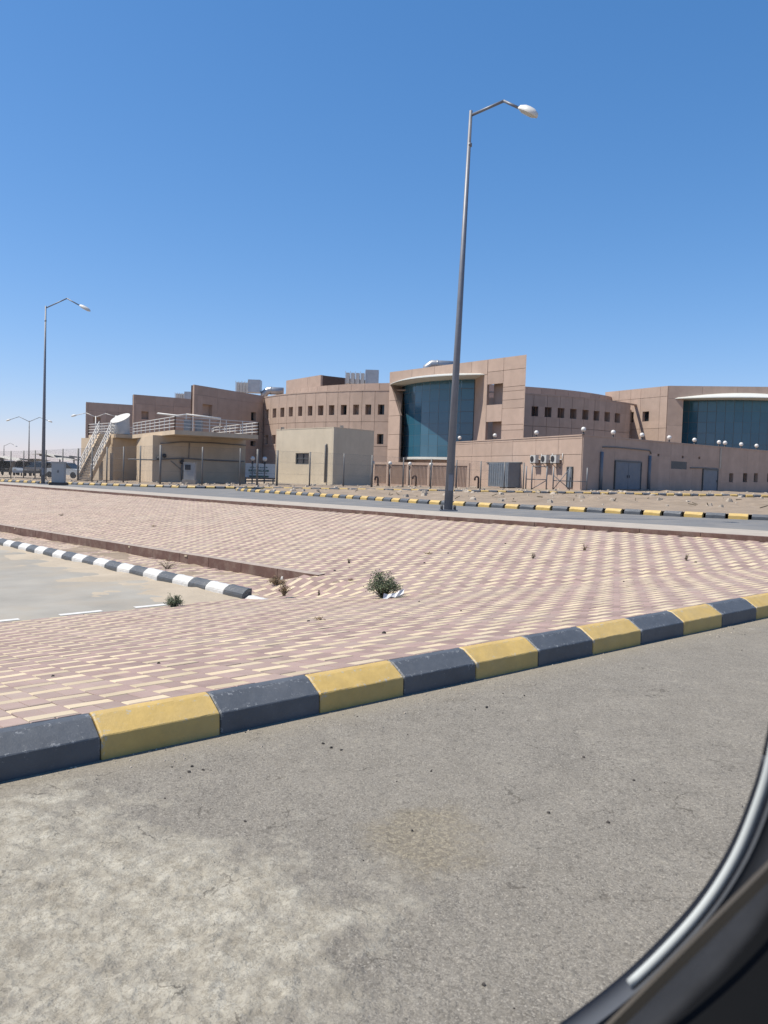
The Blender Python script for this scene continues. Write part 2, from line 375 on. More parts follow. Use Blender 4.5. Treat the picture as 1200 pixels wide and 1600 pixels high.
# near road
road = sheet('road', uvxy, lin(-14, 30, 45), lin(-14, .03, 15), lambda x, y: z_road(x, y) - .02, MAT['asphalt'], kind='structure')
from mathutils import noise as nz
def road_relief(x, y):
    e = math.hypot((x + .98) * .8, y - 2.05) + .34 * nz.fractal(Vector((x * 1.3, y * 1.3, 2)), 1, 2, 4) + .16 * nz.fractal(Vector((x * 5, y * 5, 7)), 1, 2, 4)
    st = min(max((1.10 - e) / .75, 0), 1); st = st * st * (3 - 2 * st)
    u, v = xyuv(x, y); fade = min(1, max(0, -v / .25))
    h = .008 * nz.fractal(Vector((x * .9, y * .9, 1)), 1, 2, 3) + .0030 * nz.fractal(Vector((x * 7, y * 7, 5)), 1, 2, 4) + .0022 * nz.fractal(Vector((x * 42, y * 42, 9)), .7, 2, 3)
    r_ = abs(nz.fractal(Vector((x * 5.5, y * 7.5, 11)), .9, 2, 5))
    h += st * (.004 + .014 * max(0, .5 - r_) + .0085 * abs(nz.fractal(Vector((x * 13, y * 19, 3)), .7, 2, 5)))
    pd = math.hypot(x - .17, (y - 2.55) * .8) + .06 * nz.fractal(Vector((x * 9, y * 9, 4)), 1, 2, 3)
    if pd < .26: h += min(1, (.26 - pd) / .08) * (.003 * nz.fractal(Vector((x * 55, y * 55, 2)), .8, 2, 3) - .003)
    return h * fade, st
mb = MB(); NA, NR = 380, 520; ths = lin(-.62, .62, NA); rs = [1.15 * (9.5 / 1.15) ** (k / (NR - 1)) for k in range(NR)]; silts = []
for r_ in rs:
    for t_ in ths:
        x, y = r_ * t_, r_; h_, st_ = road_relief(x, y); mb.v.append((x, y, z_road(x, y) + h_)); silts.append(st_)
for j in range(NR - 1):
    for i in range(NA - 1):
        q = (j * NA + i, j * NA + i + 1, (j + 1) * NA + i + 1, (j + 1) * NA + i)
        if min(xyuv(mb.v[k][0], mb.v[k][1])[1] for k in q) > .01: continue
        mb.f.append(q); mb.mi.append(0); mb.sm.append(True)
rp = mb.build('road_surface', MAT['asphalt'], road); at_ = rp.data.attributes.new('silt', 'FLOAT', 'POINT'); at_.data.foreach_set('value', silts)

# ------------------------------------------------------------------ near kerb, one stone after another
def kerb_stone_mesh(name, mat, L, sec, seed, rough=.0007, nseg=12):
    rnd = random.Random(seed); mb = MB(); n = len(sec); rows = []
    us = [0, .006] + lin(.03, L - .03, nseg) + [L - .006, L]
    for i, u in enumerate(us):
        end = i in (0, len(us) - 1)
        row = []
        for j, (v, z) in enumerate(sec):
            jit = 0 if j in (0, n - 1) else rough
            e = .005 if end else 0
            row.append(len(mb.v)); mb.v.append((u, v + rnd.uniform(-jit, jit) + (e if j < n - 1 else 0), z + rnd.uniform(-jit, jit) - (e if 0 < j < n else 0)))
        rows.append(row)
    for a, b in zip(rows, rows[1:]):
        for j in range(n - 1): mb.f.append((a[j], b[j], b[j + 1], a[j + 1])); mb.mi.append(0); mb.sm.append(False)
    mb.f.append(tuple(rows[0])); mb.mi.append(0); mb.sm.append(False)
    mb.f.append(tuple(reversed(rows[-1]))); mb.mi.append(0); mb.sm.append(False)
    me = mb.mesh(name, mat); at_ = me.attributes.new('wear', 'FLOAT', 'POINT')
    for i in range(len(us)):
        for j in range(n):
            e = min(us[i], L - us[i]); wv = max(0, 1 - e / .035) * .8 + (.7 if j in (3, 5, 6) else (.5 if j in (2,) else 0)); at_.data[i * n + j].value = min(1, wv)
    return me
SEC = [(0, -.06), (.0, .05), (.001, .096), (.004, .101), (.05, .128), (.098, .155), (.106, .159), (.125, .162), (.145, .163), (.147, -.06)]
SEC = [(a, b) for a, b in SEC]
KL = .5385
def kerb_frame(p, t, slope):
    ax = Vector((t.x, t.y, slope)).normalized(); ay = Vector((-t.y, t.x, 0)).normalized(); az = ax.cross(ay)
    mt = Matrix.Identity(4)
    for i in range(3): mt[i][0], mt[i][1], mt[i][2], mt[i][3] = ax[i], ay[i], az[i], p[i]
    return mt
variants = {c: [kerb_stone_mesh('kerb_stone', MAT[c], KL - .004, SEC, 10 + k) for k in range(4)] for c in ('yellow', 'black')}
kerb = thing('kerb', (KB.x, KB.y, 0), kind='structure')
for k in range(-12, 40):
    u = k * KL; x, y = uvxy(u, 0)
    o = link('kerb_stone', variants['yellow' if k % 2 else 'black'][random.randrange(4)], kerb)
    o.matrix_world = kerb_frame((x, y, z_road(x, y) + random.uniform(-.002, .002)), D2, .0266 * D2.x)
    o['label'] = 'yellow painted kerb stone' if k % 2 else 'dark painted kerb stone'

# ------------------------------------------------------------------ block paving: cream stretchers over pairs of red headers
plaza = thing('paved_plaza', (0, 8, 0), kind='structure')
def in_apron(x, y):
    u, v = xyuv(x, y)
    if v < .14 or u < -11 or u > 14: return False
    dd, s, f_ = d_edge(x, y)
    if s <= 0 or dd < .04: return False
    if v > V_PARK:                                     # beyond the car park's edge only the bank above the lip is paved here
        return lip_side(x, y) < -1.2 and dd < 7 and y < 60
    if v > 6.4 and abs(lip_side(x, y)) < 1.0: return False
    return True
sheet('jointing_bed', uvxy, lin(-11, 14, 101), lin(.13, V_PARK, 29), lambda x, y: z_pave(x, y) - .014, MAT['bed'], plaza, keep=in_apron)
sheet('jointing_bed', uvxy, lin(-12, 14, 105), lin(V_PARK, 60, 200), lambda x, y: z_pave(x, y) - .016, MAT['bed'], plaza, keep=lambda x, y: lip_side(x, y) < -2.0 and d_edge(x, y)[1] > 0)
BU, BP, G = .207, .297, .0035                           # module along the kerb, repeat across, joint
O2 = Vector((-.8395, 3.8245))
bricks = []
uo, vo_ = xyuv(O2.x, O2.y)
for mcol in range(-56, 72):
    off = BP / 2 if mcol % 2 else 0
    u0 = uo + mcol * BU
    for k in range(-3, 210):
        vt = vo_ + off + k * BP
        for (kind, a0, a1, b0, b1) in (('cream', 0, BU, vt - .0985, vt), ('red', 0, BU / 2, vt, vt + BP - .0985), ('red', BU / 2, BU, vt, vt + BP - .0985)):
            b0c = max(b0, .149)
            if b1 - b0c < .025: continue
            uc, vc = u0 + (a0 + a1) / 2, (b0c + b1) / 2
            x, y = uvxy(uc, vc)
            if y > 60 or y < 1.5 or abs(x) > y * .62 + 1.2: continue
            if not in_apron(x, y): continue
            bricks.append((math.hypot(x, y), kind, uc, vc, a1 - a0 - G, b1 - b0c - G))
bricks.sort()
def view_share(bk):
    x, y = uvxy(bk[2], bk[3]); return abs(x) < y * .49 + .05
near = [b for b in bricks if view_share(b)][:300]
near_set = set(id(b) for b in near)
def brick_geo(mb, corners, zt, ch, depth, mi=0):
    # corners: four plan points, counter-clockwise, zt their top heights; chamfered top edge
    c = sum((Vector(p) for p in corners), Vector((0, 0))) / 4
    low = [Vector((p[0], p[1], z - depth)) for p, z in zip(corners, zt)]
    mid_ = [Vector((p[0], p[1], z - ch)) for p, z in zip(corners, zt)]
    top = []
    for p, z in zip(corners, zt):
        d = (c - Vector(p)); d = d / max(abs(d.dot(D2)), 1e-6) if False else d.normalized(); q = Vector(p) + d * ch * 1.4
        top.append(Vector((q.x, q.y, z)))
    fs = [(8, 9, 10, 11)] + [(i, (i + 1) % 4, 4 + (i + 1) % 4, 4 + i) for i in range(4)] + [(4 + i, 4 + (i + 1) % 4, 8 + (i + 1) % 4, 8 + i) for i in range(4)]
    mb.add(low + mid_ + top, fs, mi)
shared = {}
def brick_mesh(kind, a, b):
    key = (kind, round(a, 3), round(b, 3))
    if key not in shared:
        mb = MB(); brick_geo(mb, [(-a / 2, -b / 2), (a / 2, -b / 2), (a / 2, b / 2), (-a / 2, b / 2)], [0, 0, 0, 0], .003, .05)
        shared[key] = mb.mesh('paver', MAT[kind])
    return shared[key]
sa = z_apron(*uvxy(1, 0)) - z_apron(*uvxy(0, 0)); sb = z_apron(*uvxy(0, 1)) - z_apron(*uvxy(0, 0))
rest = {'cream': MB(), 'red': MB()}
for b in bricks:
    _, kind, uc, vc, a, bb = b
    jz = random.gauss(0, .0009); x, y = uvxy(uc, vc)
    if id(b) in near_set:
        o = link('paver', brick_mesh(kind, a, bb), plaza)
        ax = Vector((D2.x, D2.y, sa + random.gauss(0, .006))).normalized(); ay = Vector((N2.x, N2.y, sb + random.gauss(0, .008))); az = ax.cross(ay).normalized(); ay = az.cross(ax)
        mt = Matrix.Identity(4)
        for i in range(3): mt[i][0], mt[i][1], mt[i][2] = ax[i], ay[i], az[i]
        mt[0][3], mt[1][3], mt[2][3] = x, y, z_apron(x, y) + jz
        o.matrix_world = mt
    else:
        ja, jb = random.gauss(0, .0008), random.gauss(0, .0008)
        cs = [uvxy(uc + s * a / 2 + ja, vc + t * bb / 2 + jb) for s, t in ((-1, -1), (1, -1), (1, 1), (-1, 1))]
        tl, tt = random.gauss(0, .004), random.gauss(0, .006)
        zt = [z_pave(*p) + jz + tl * s * a / 2 + tt * t * bb / 2 for p, (s, t) in zip(cs, ((-1, -1), (1, -1), (1, 1), (-1, 1)))]
        brick_geo(rest[kind], cs, zt, .003 if b[0] < 9 else .002, .03)
rest['cream'].build('cream_pavers', MAT['cream'], plaza, kind='stuff')
rest['red'].build('red_pavers', MAT['red'], plaza, kind='stuff')

# ------------------------------------------------------------------ sunken car park with its black and white kerb
PK0, PK1 = Vector((-1.75, 10.8)), Vector((-8.9, 18.5)); PT = (PK1 - PK0).normalized()
park = sheet('parking_lot', uvxy, lin(-40, 8, 97), lin(V_PARK - .02, 34, 110), lambda x, y: z_park(x, y) + (.008 * fbm(x * .5, y * .5) if xyuv(x, y)[1] > 7.6 else 0), MAT['park'], kind='structure',
             keep=lambda x, y: side(PK0, PK1, x, y) > -2.5)
for u0, u1 in ((-2.6, -1.7), (-1.2, -.28), (.18, .7), (1.12, 1.53)):
    mb = MB(); us = lin(u0, u1, 8)
    for a, b in zip(us, us[1:]):
        q = [uvxy(a, V_PARK + .02), uvxy(b, V_PARK + .02), uvxy(b, V_PARK + .13), uvxy(a, V_PARK + .13)]
        mb.add([(x, y, z_park(x, y) + .005) for x, y in q], [(0, 1, 2, 3)])
    mb.build('white_line', MAT['line'], park)
SECB = [(0, -.06), (0, .06), (.006, .09), (.05, .125), (.09, .15), (.10, .153), (.15, .155), (.152, -.06)]
bw = {c: [kerb_stone_mesh('kerb_stone', MAT[c], .496, SECB, 50 + k, .003, 8) for k in range(3)] for c in ('white_k', 'grey_k')}
kerb_b = thing('kerb', (PK0.x, PK0.y, -.7), kind='structure')
for k in range(44):
    p = PK0 + PT * (.5 * k + .25); c = 'grey_k' if k % 2 else 'white_k'
    o = link('kerb_stone', bw[c][random.randrange(3)], kerb_b)
    dz = -.09 if k == 0 else 0
    o.matrix_world = kerb_frame((p.x, p.y, z_park(p.x, p.y) + dz + random.uniform(-.006, .006)), -PT, 0)
    o['label'] = 'dark grey painted kerb stone' if k % 2 else 'white painted kerb stone'
# strip between that kerb and the lip: pavers half buried in sand
def z_strip(x, y): return z_park(x, y) + .115
PN = Vector((-PT.y, PT.x))
def strip_xy(t, q):
    a = PK0 + PT * t; n_ = LIP[0] + (LIP[2] - LIP[0]) * (t / 13.9)
    a = a - PN * .14
    return a.x + (n_.x - a.x) * q, a.y + (n_.y - a.y) * q
def strip_bump(x, y):
    v = xyuv(x, y)[1]; k = min(max((v - 6.6) / .7, 0), 1)
    return z_pave(x, y) - .006 + .01 * fbm(x * 3, y * 3) if k <= 0 else (1 - k) * (z_pave(x, y) - .006) + k * strip_full(x, y)
def strip_lvl(x, y):
    v = xyuv(x, y)[1]; k = min(max((v - 6.6) / .7, 0), 1); return z_strip(x, y) if k >= 1 else (1 - k) * (z_pave(x, y) + .002) + k * z_strip(x, y)
def strip_full(x, y): return z_strip(x, y) + .035 * fbm(x * 1.4, y * 1.4) + .03 * max(0, fbm(x * .35 + 4, y * .35)) - .012
strip = sheet('verge_strip', strip_xy, lin(-2.4, 30, 166), lin(-.0, 1.04, 22), strip_bump, MAT['sand'], kind='structure')
mbs = {'cream': MB(), 'red': MB()}
for mcol in range(-90, 30):
    off = BP / 2 if mcol % 2 else 0
    for k in range(20, 130):
        vt = vo_ + off + k * BP
        for (kind, a0, a1, b0, b1) in (('cream', 0, BU, vt - .0985, vt), ('red', 0, BU / 2, vt, vt + BP - .0985), ('red', BU / 2, BU, vt, vt + BP - .0985)):
            uc, vc = uo + mcol * BU + (a0 + a1) / 2, (b0 + b1) / 2; x, y = uvxy(uc, vc)
            if y > 34 or y < 11.0 or lip_side(x, y) < .4 or side(PK0, PK1, x, y) > -1.7: continue
            cs = [uvxy(uc + s * (a1 - a0 - G) / 2, vc + t * (b1 - b0 - G) / 2) for s, t in ((-1, -1), (1, -1), (1, 1), (-1, 1))]
            brick_geo(mbs[kind], cs, [strip_lvl(*p) for p in cs], .002, .03)
mbs['cream'].build('cream_pavers', MAT['cream'], strip, kind='stuff'); mbs['red'].build('red_pavers', MAT['red'], strip, kind='stuff')
dr = MB(); ts = lin(.2, 26, 160); qs_ = lin(0, 2.6, 24)
for t_ in ts:
    for q_ in qs_:
        p = PK0 + PT * t_ + PN * (q_ + .0); dr.v.append((p.x, p.y, z_park(p.x, p.y) + .026 - .036 * q_ + .036 * fbm(p.x * 1.1, p.y * 1.1) + .012 * fbm(p.x * 6, p.y * 6)))
for i in range(len(ts) - 1):
    for j in range(len(qs_) - 1): a = i * len(qs_) + j; dr.f.append((a, a + len(qs_), a + len(qs_) + 1, a + 1)); dr.mi.append(0); dr.sm.append(True)
dr.build('sand_drift', MAT['drift'], kind='structure')
# the lip itself: precast pieces end to end
lip = thing('retaining_edge', (LIP[0].x, LIP[0].y, -.5), 'low maroon concrete edging holding up the paved bank beside the car park', 'edging')
LD = (LIP[2] - LIP[0]).normalized(); LN = Vector((-LD.y, LD.x)) * -1
if LN.dot(Vector((-1, -1))) < 0: LN = -LN                     # towards the car park
t = .12
while t < 32:
    a, b = LIP[0] + LD * t, LIP[0] + LD * (t + .99)
    mb = MB(); vs = []
    for p in (a, b):
        for off, dz in ((.0, .016), (-.13, .016)):
            q = p + LN * off; vs.append(Vector((q.x, q.y, z_bank(q.x, q.y) + dz)))
    A, B, C, D = vs
    lo = [Vector((v.x, v.y, v.z - .45)) for v in vs]
    mb.add([A, C, D, B] + [lo[0], lo[2], lo[3], lo[1]], [(0, 1, 2, 3)], 1)
    mb.add([A, C, D, B] + [lo[0], lo[2], lo[3], lo[1]], [(0, 4, 5, 1), (1, 5, 6, 2), (2, 6, 7, 3), (3, 7, 4, 0)], 0)
    mb.build('edging_block', [MAT['lip'], MAT['liptop']], lip); t += 1.0

# ------------------------------------------------------------------ upper verge: maroon edging, pale walk, street, island
def along(pts, step):
    out = []; 
    for a, b in zip(pts, pts[1:]):
        L = (b - a).length; n = max(1, int(L / step))
        out += [a + (b - a) * (i / n) for i in range(n)]
    out.append(pts[-1]); return out
def offset(pts, d):                                            # shift a polyline to its left by d
    out = []
    for i, p in enumerate(pts):
        t = (pts[min(i + 1, len(pts) - 1)] - pts[max(i - 1, 0)]).normalized(); out.append(p + Vector((-t.y, t.x)) * d)
    return out
edge = thing('verge_edging', (1.4, 17.6, .25), 'long maroon concrete edging between the paved bank and the pale walk', 'edging')
ep = along(ED, 1.0); eo = offset(ep, -.13)
for i in range(len(ep) - 1):
    mb = MB(); a, b, c, d = ep[i], ep[i + 1], eo[i + 1], eo[i]
    b = a + (b - a) * .992; c = d + (c - d) * .992
    top = [(p.x, p.y, z_up(p.x, p.y) + .045) for p in (a, b, c, d)]; lo = [(x, y, z - .3) for x, y, z in top]
    mb.add(top + lo, [(3, 2, 1, 0)], 0); mb.add(top + lo, [(0, 1, 5, 4), (1, 2, 6, 5), (2, 3, 7, 6), (3, 0, 4, 7)], 0)
    mb.build('edging_block', MAT['lip'], edge)
WALKW = 2.0
def ribbon(name, base, offs, z, mat, parent=None, **kw):
    mb = MB(); lines = [offset(base, o_) for o_ in offs]
    n = len(base)
    for ln, dz in zip(lines, z):
        for p in ln: mb.v.append((p.x, p.y, z_up(p.x, p.y) + dz))
    for j in range(len(lines) - 1):
        for i in range(n - 1):
            mb.f.append((j * n + i + 1, j * n + i, (j + 1) * n + i, (j + 1) * n + i + 1)); mb.mi.append(0); mb.sm.append(False)
    return mb.build(name, mat, parent, **kw)
ribbon('pavement', ep, [-.12, -WALKW, -WALKW - .002], [.03, .03, -.2], MAT['walk'], kind='structure')
sc = [on_plane(u, v, .105, .0128, 0) for u, v in ((1330, 819), (1200, 814), (1080, 809), (960, 803), (800, 795.5), (650, 787), (500, 776.5), (420, 771))]
isl = [Vector((p.x, p.y)) for p in sc]
print('ISL', [tuple(round(c, 2) for c in p) for p in isl])
road_pts = ep
ribbon('street', ep, [-WALKW + .05, -6, -10, -15, -22], [-.125, -.12, -.12, -.125, -.135], MAT['road2'], kind='structure')
# traffic island beyond the street: kerbed, filled with sand and rubble
PATH = along([Vector((isl[0].x + 3, isl[0].y - 1.5))] + isl + [Vector((-7.2, 43.4)), Vector((-8.5, 45.9)), Vector((-8.9, 47.5)), Vector((-8.3, 48.4)), Vector((-6.5, 48.6))], .1)
def stones(name_root, path, L, sec, mats, z, flip=False, seed=0):
    root = thing(name_root, (path[0].x, path[0].y, z(path[0].x, path[0].y)), kind='structure')
    var = [[kerb_stone_mesh('kerb_stone', MAT[c], L - .006, sec, seed + i, .002, 5) for i in range(2)] for c in mats]
    acc = 0; last = path[0]; k = 0; start = path[0]
    for p in path[1:]:
        if (p - start).length >= L:
            t = (p - start).normalized(); p0 = start
            if flip: p0 = start + t * L; t = -t
            o = link('kerb_stone', random.choice(var[k % 2]), root)
            o.matrix_world = kerb_frame((p0.x, p0.y, z(p0.x, p0.y) + random.uniform(-.004, .004)), t, 0)
            o['label'] = ('yellow' if mats[k % 2] == 'yellow' else 'dark') + ' painted kerb stone'
            start = p; k += 1
    return root
SECI = [(0, -.1), (0, .09), (.004, .105), (.085, .165), (.09, .168), (.15, .17), (.152, -.1)]
z_st = lambda x, y: z_up(x, y) - .13
isl_k = stones('kerb', PATH, .52, SECI, ('yellow', 'black'), z_st, True, 80)
far_px = [(-60, 747.0), (0, 748.3), (100, 752), (200, 756.5), (300, 761), (345, 763.5), (430, 765), (537, 766.5), (640, 768.5), (760, 770.5), (880, 772), (1000, 773.5), (1200, 776)]
FARK = [Vector(at(u, hor(u), Y).to_2d()) for u, Y in ((-60, 66), (0, 61.5), (100, 55.5), (200, 52), (300, 50.2), (430, 51), (537, 52), (640, 53), (760, 54), (880, 55), (1000, 55.5), (1200, 57), (1320, 58))]
far_k = stones('kerb', along(FARK, .1)[::-1], .52, SECI, ('yellow', 'black'), z_st, True, 90)
# sand: island fill and the verge in front of the buildings
def mound(name, poly_a, poly_b, n, mlt, zf, mat, kind='structure'):
    mb = MB(); A, B = poly_a, poly_b
    na = len(A)
    for i in range(na):
        for j in range(n):
            q = j / (n - 1); p = A[i] + (B[i] - A[i]) * q; mb.v.append((p.x, p.y, zf(p.x, p.y, q)))
    for i in range(na - 1):
        for j in range(n - 1):
            a = i * n + j; mb.f.append((a, a + 1, a + n + 1, a + n)); mb.mi.append(0); mb.sm.append(True)
    return mb.build(name, mat, kind=kind)
def resample(pts, n):
    L = [0]
    for a, b in zip(pts, pts[1:]): L.append(L[-1] + (b - a).length)
    out = []
    for k in range(n):
        d = L[-1] * k / (n - 1); i = max(j for j in range(len(L) - 1) if L[j] <= d + 1e-9); t = (d - L[i]) / max(L[i + 1] - L[i], 1e-9)
        out.append(pts[i] + (pts[i + 1] - pts[i]) * t)
    return out
ia = resample(offset(isl, -.13)[::-1] if False else [p for p in isl] + [Vector((-7.2, 43.4))], 180)
ia = offset(ia, -.1)
ib = resample([Vector((26, 45)), Vector((14, 47.5)), Vector((2, 48.2)), Vector((-6.5, 48.3))], 180)
def zi(x, y, q):
    e = min(q, 1 - q) * 4; e = min(1, e)
    return z_up(x, y) + .02 + e * (.10 * fbm(x * .5, y * .5) + .10 * max(0, fbm(x * .9 + 9, y * .9)) + .05 * fbm(x * 3, y * 3) + max(0, x - 4) * .006)
mound('sand_island', ia, ib, 70, 1, zi, MAT['sand'])
fa = offset(resample(FARK, 200), .12); fb = offset(resample(FARK, 200), 14)
def zv(x, y, q):
    e = min(1, q * 25)
    return z_up(x, y) + .015 + e * (.07 * fbm(x * .6, y * .6) + .05 * max(0, fbm(x * 1.7, y * 1.7)))
mound('sand_verge', fa, fb, 60, 1, zv, MAT['sand'])
# broken concrete, stones and dry litter lying in the sand
def rocks(name, spots, mat, label=None, **kw):
    mb = MB()
    for (x, y, z, r) in spots:
        n = 6; top = []; bot = []
        ph = random.random() * 6
        for k in range(n):
            a = ph + 2 * math.pi * k / n; rr = r * random.uniform(.6, 1.15)
            bot.append((x + rr * math.cos(a), y + rr * math.sin(a), z - r * .2)); rr *= random.uniform(.5, .8)
            top.append((x + rr * math.cos(a), y + rr * math.sin(a), z + r * random.uniform(.35, .75)))
        mb.add(bot + top, [tuple(range(n, 2 * n))] + [(k, (k + 1) % n, n + (k + 1) % n, n + k) for k in range(n)])
    return mb.build(name, mat, label=label, **kw)
sp_r = []
for _ in range(210):
    i = random.randrange(180); q = random.random() ** .7; p = ia[i] + (ib[i] - ia[i]) * q
    if random.random() < .55 and not (0 < p.x < 9): continue
    sp_r.append((p.x, p.y, zi(p.x, p.y, q), random.choice((.04, .06, .08, .13, .2))))
rocks('rubble', sp_r, MAT['rock'], kind='stuff')
sp_d = []
for _ in range(500):
    i = random.randrange(200); q = random.random() ** 1.5; p = fa[i] + (fb[i] - fa[i]) * q
    sp_d.append((p.x, p.y, zv(p.x, p.y, q), random.choice((.04, .06, .1, .16))))
rocks('rubble', sp_d, MAT['rock'], kind='stuff')
mb = MB()
for _ in range(45):                                            # dry sticks and dark litter on the island
    i = random.randrange(60, 180) if random.random() < .4 else random.randrange(0, 90); q = random.uniform(.1, .8); p = ia[i] + (ib[i] - ia[i]) * q; z = zi(p.x, p.y, q)
    a = random.uniform(0, 6.3); L = random.uniform(.1, .4)
    mb.span((p.x, p.y, z + .02), (p.x + math.cos(a) * L, p.y + math.sin(a) * L, z + .02 + random.uniform(0, .12)), .025)
mb.build('dry_litter', MAT['stem'], kind='stuff')
# loose stones on the near road
mb_sp = []
for _ in range(260):
    u, v = random.uniform(-6, 9), -abs(random.gauss(0, 1.5)) - .02
    x, y = uvxy(u, v); 
    if y < .6: continue
    mb_sp.append((x, y, z_road(x, y), random.choice((.003, .003, .004, .005, .006))))
for u_, v_ in ((296, 1206), (318, 1203), (300, 1198), (505, 1162), (518, 1168), (533, 1172), (857, 1270), (912, 1183), (950, 1285), (383, 1284), (375, 1328), (167, 1297), (280, 1360), (760, 1105), (990, 1220), (450, 1325)):
    p = on_plane(u_, v_, 0, .0266, 0); mb_sp.append((p.x, p.y, p.z, .008))
rocks('loose_stones', mb_sp, MAT['pebble'], kind='stuff')
mb_sp = []
for _ in range(1500):
    u, v = random.uniform(-6, 9), -abs(random.gauss(0, .11)) - .012
    x, y = uvxy(u, v); mb_sp.append((x, y, z_road(x, y), random.choice((.002, .003, .003, .004, .006))))
rocks('kerbside_grit', mb_sp, MAT['rock'], kind='stuff')
mb_sp = []
for u_, v_ in ((655, 940.5), (720, 955), (663, 880), (482, 971), (598, 922), (1087, 879), (975, 909), (700, 865), (790, 850), (546, 887), (523, 892), (600, 990), (248, 1037), (83, 1057)):
    p = at(u_, v_, 8); r = ray(u_, v_)
    Y = 3.5
    while Y < 25:
        q = Vector((r.x * Y / r.y, Y, EYE + r.z * Y / r.y))
        if q.z < z_pave(q.x, q.y): break
        Y += .02
    mb_sp.append((q.x, q.y, z_pave(q.x, q.y), random.uniform(.012, .026)))
rocks('loose_stones', mb_sp, MAT['pebble'], kind='stuff')
def pave_point(u_, v_):
    r = ray(u_, v_); Y = 3.5
    while Y < 60:
        q = Vector((r.x * Y / r.y, Y, EYE + r.z * Y / r.y))
        if q.z < z_pave(q.x, q.y): return Vector((q.x, q.y, z_pave(q.x, q.y)))
        Y += .02

# ------------------------------------------------------------------ walls made of precast panels
class Wall:
    def __init__(s, u0, Y0, u1, Y1):
        s.a = Vector((xat(u0, Y0), Y0)); b = Vector((xat(u1, Y1), Y1)); s.L = (b - s.a).length; s.t = (b - s.a) / s.L
        s.n = Vector((s.t.y, -s.t.x))                          # faces the street
        if s.n.dot(-s.a) < 0: s.n = -s.n
    def w(s, q, z, d=0.0): p = s.a + s.t * q + s.n * d; return Vector((p.x, p.y, z))
    def uz(s, u, v, d=0.0):
        r = ray(u, v); k = (s.a.dot(s.n) + d) / (r.x * s.n.x + r.y * s.n.y)
        p = Vector((r.x * k, r.y * k)); return (p - s.a).dot(s.t), EYE + r.z * k
    def q(s, u): return s.uz(u, hor(u))[0]
class Drum:
    def __init__(s, c, rad): s.c = c; s.r = rad
    def w(s, q, z, d=0.0):
        a = q / s.r; rr = s.r + d; return Vector((s.c.x + rr * math.sin(a), s.c.y - rr * math.cos(a), z))
    def uz(s, u, v):
        r = ray(u, v); dx, dy = r.x, r.y; A = dx * dx + dy * dy; B = -2 * (dx * s.c.x + dy * s.c.y); C = s.c.dot(s.c) - s.r ** 2
        D = B * B - 4 * A * C
        k = (-B - math.sqrt(max(D, 0))) / (2 * A); x, y = dx * k, dy * k
        return math.atan2(x - s.c.x, s.c.y - y) * s.r, EYE + r.z * k
    def q(s, u): return s.uz(u, hor(u))[0]
def panel(W, q0, q1, z0, z1, holes, mat, parent, name='wall_panel', gap=.018, thick=.05, deep=.45, curve=False, side_d=.2):
    """one precast panel with its window recesses"""
    q0 += gap; q1 -= gap; z0 += gap; z1 -= gap
    hs = [h for h in holes if h[0] < q1 and h[1] > q0 and h[2] < z1 and h[3] > z0]
    qs = sorted(set([q0, q1] + [min(max(v, q0), q1) for h in hs for v in h[:2]])); zs = sorted(set([z0, z1] + [min(max(v, z0), z1) for h in hs for v in h[2:4]]))
    if curve:
        ex = []
        for a, b in zip(qs, qs[1:]):
            n = max(1, int((b - a) / 1.0)); ex += [a + (b - a) * i / n for i in range(n)]
        qs = ex + [qs[-1]]
    mb = MB()
    for a, b in zip(qs, qs[1:]):
        for c, d in zip(zs, zs[1:]):
            mq, mz = (a + b) / 2, (c + d) / 2
            if any(h[0] < mq < h[1] and h[2] < mz < h[3] for h in hs): continue
            mb.add([W.w(a, c, thick), W.w(b, c, thick), W.w(b, d, thick), W.w(a, d, thick)], [(0, 1, 2, 3)])
        for z in (z0, z1): mb.add([W.w(a, z, thick), W.w(b, z, thick), W.w(b, z, -side_d), W.w(a, z, -side_d)], [(0, 1, 2, 3)])
    for q in (q0, q1): mb.add([W.w(q, z0, thick), W.w(q, z1, thick), W.w(q, z1, -side_d), W.w(q, z0, -side_d)], [(0, 1, 2, 3)])
    for h in hs:
        a, b, c, d = max(h[0], q0), min(h[1], q1), max(h[2], z0), min(h[3], z1)
        for e in (((a, c), (a, d)), ((b, c), (b, d)), ((a, c), (b, c)), ((a, d), (b, d))):
            mb.add([W.w(*e[0], thick), W.w(*e[1], thick), W.w(*e[1], -deep), W.w(*e[0], -deep)], [(0, 1, 2, 3)])
    return mb.build(name, mat, parent)
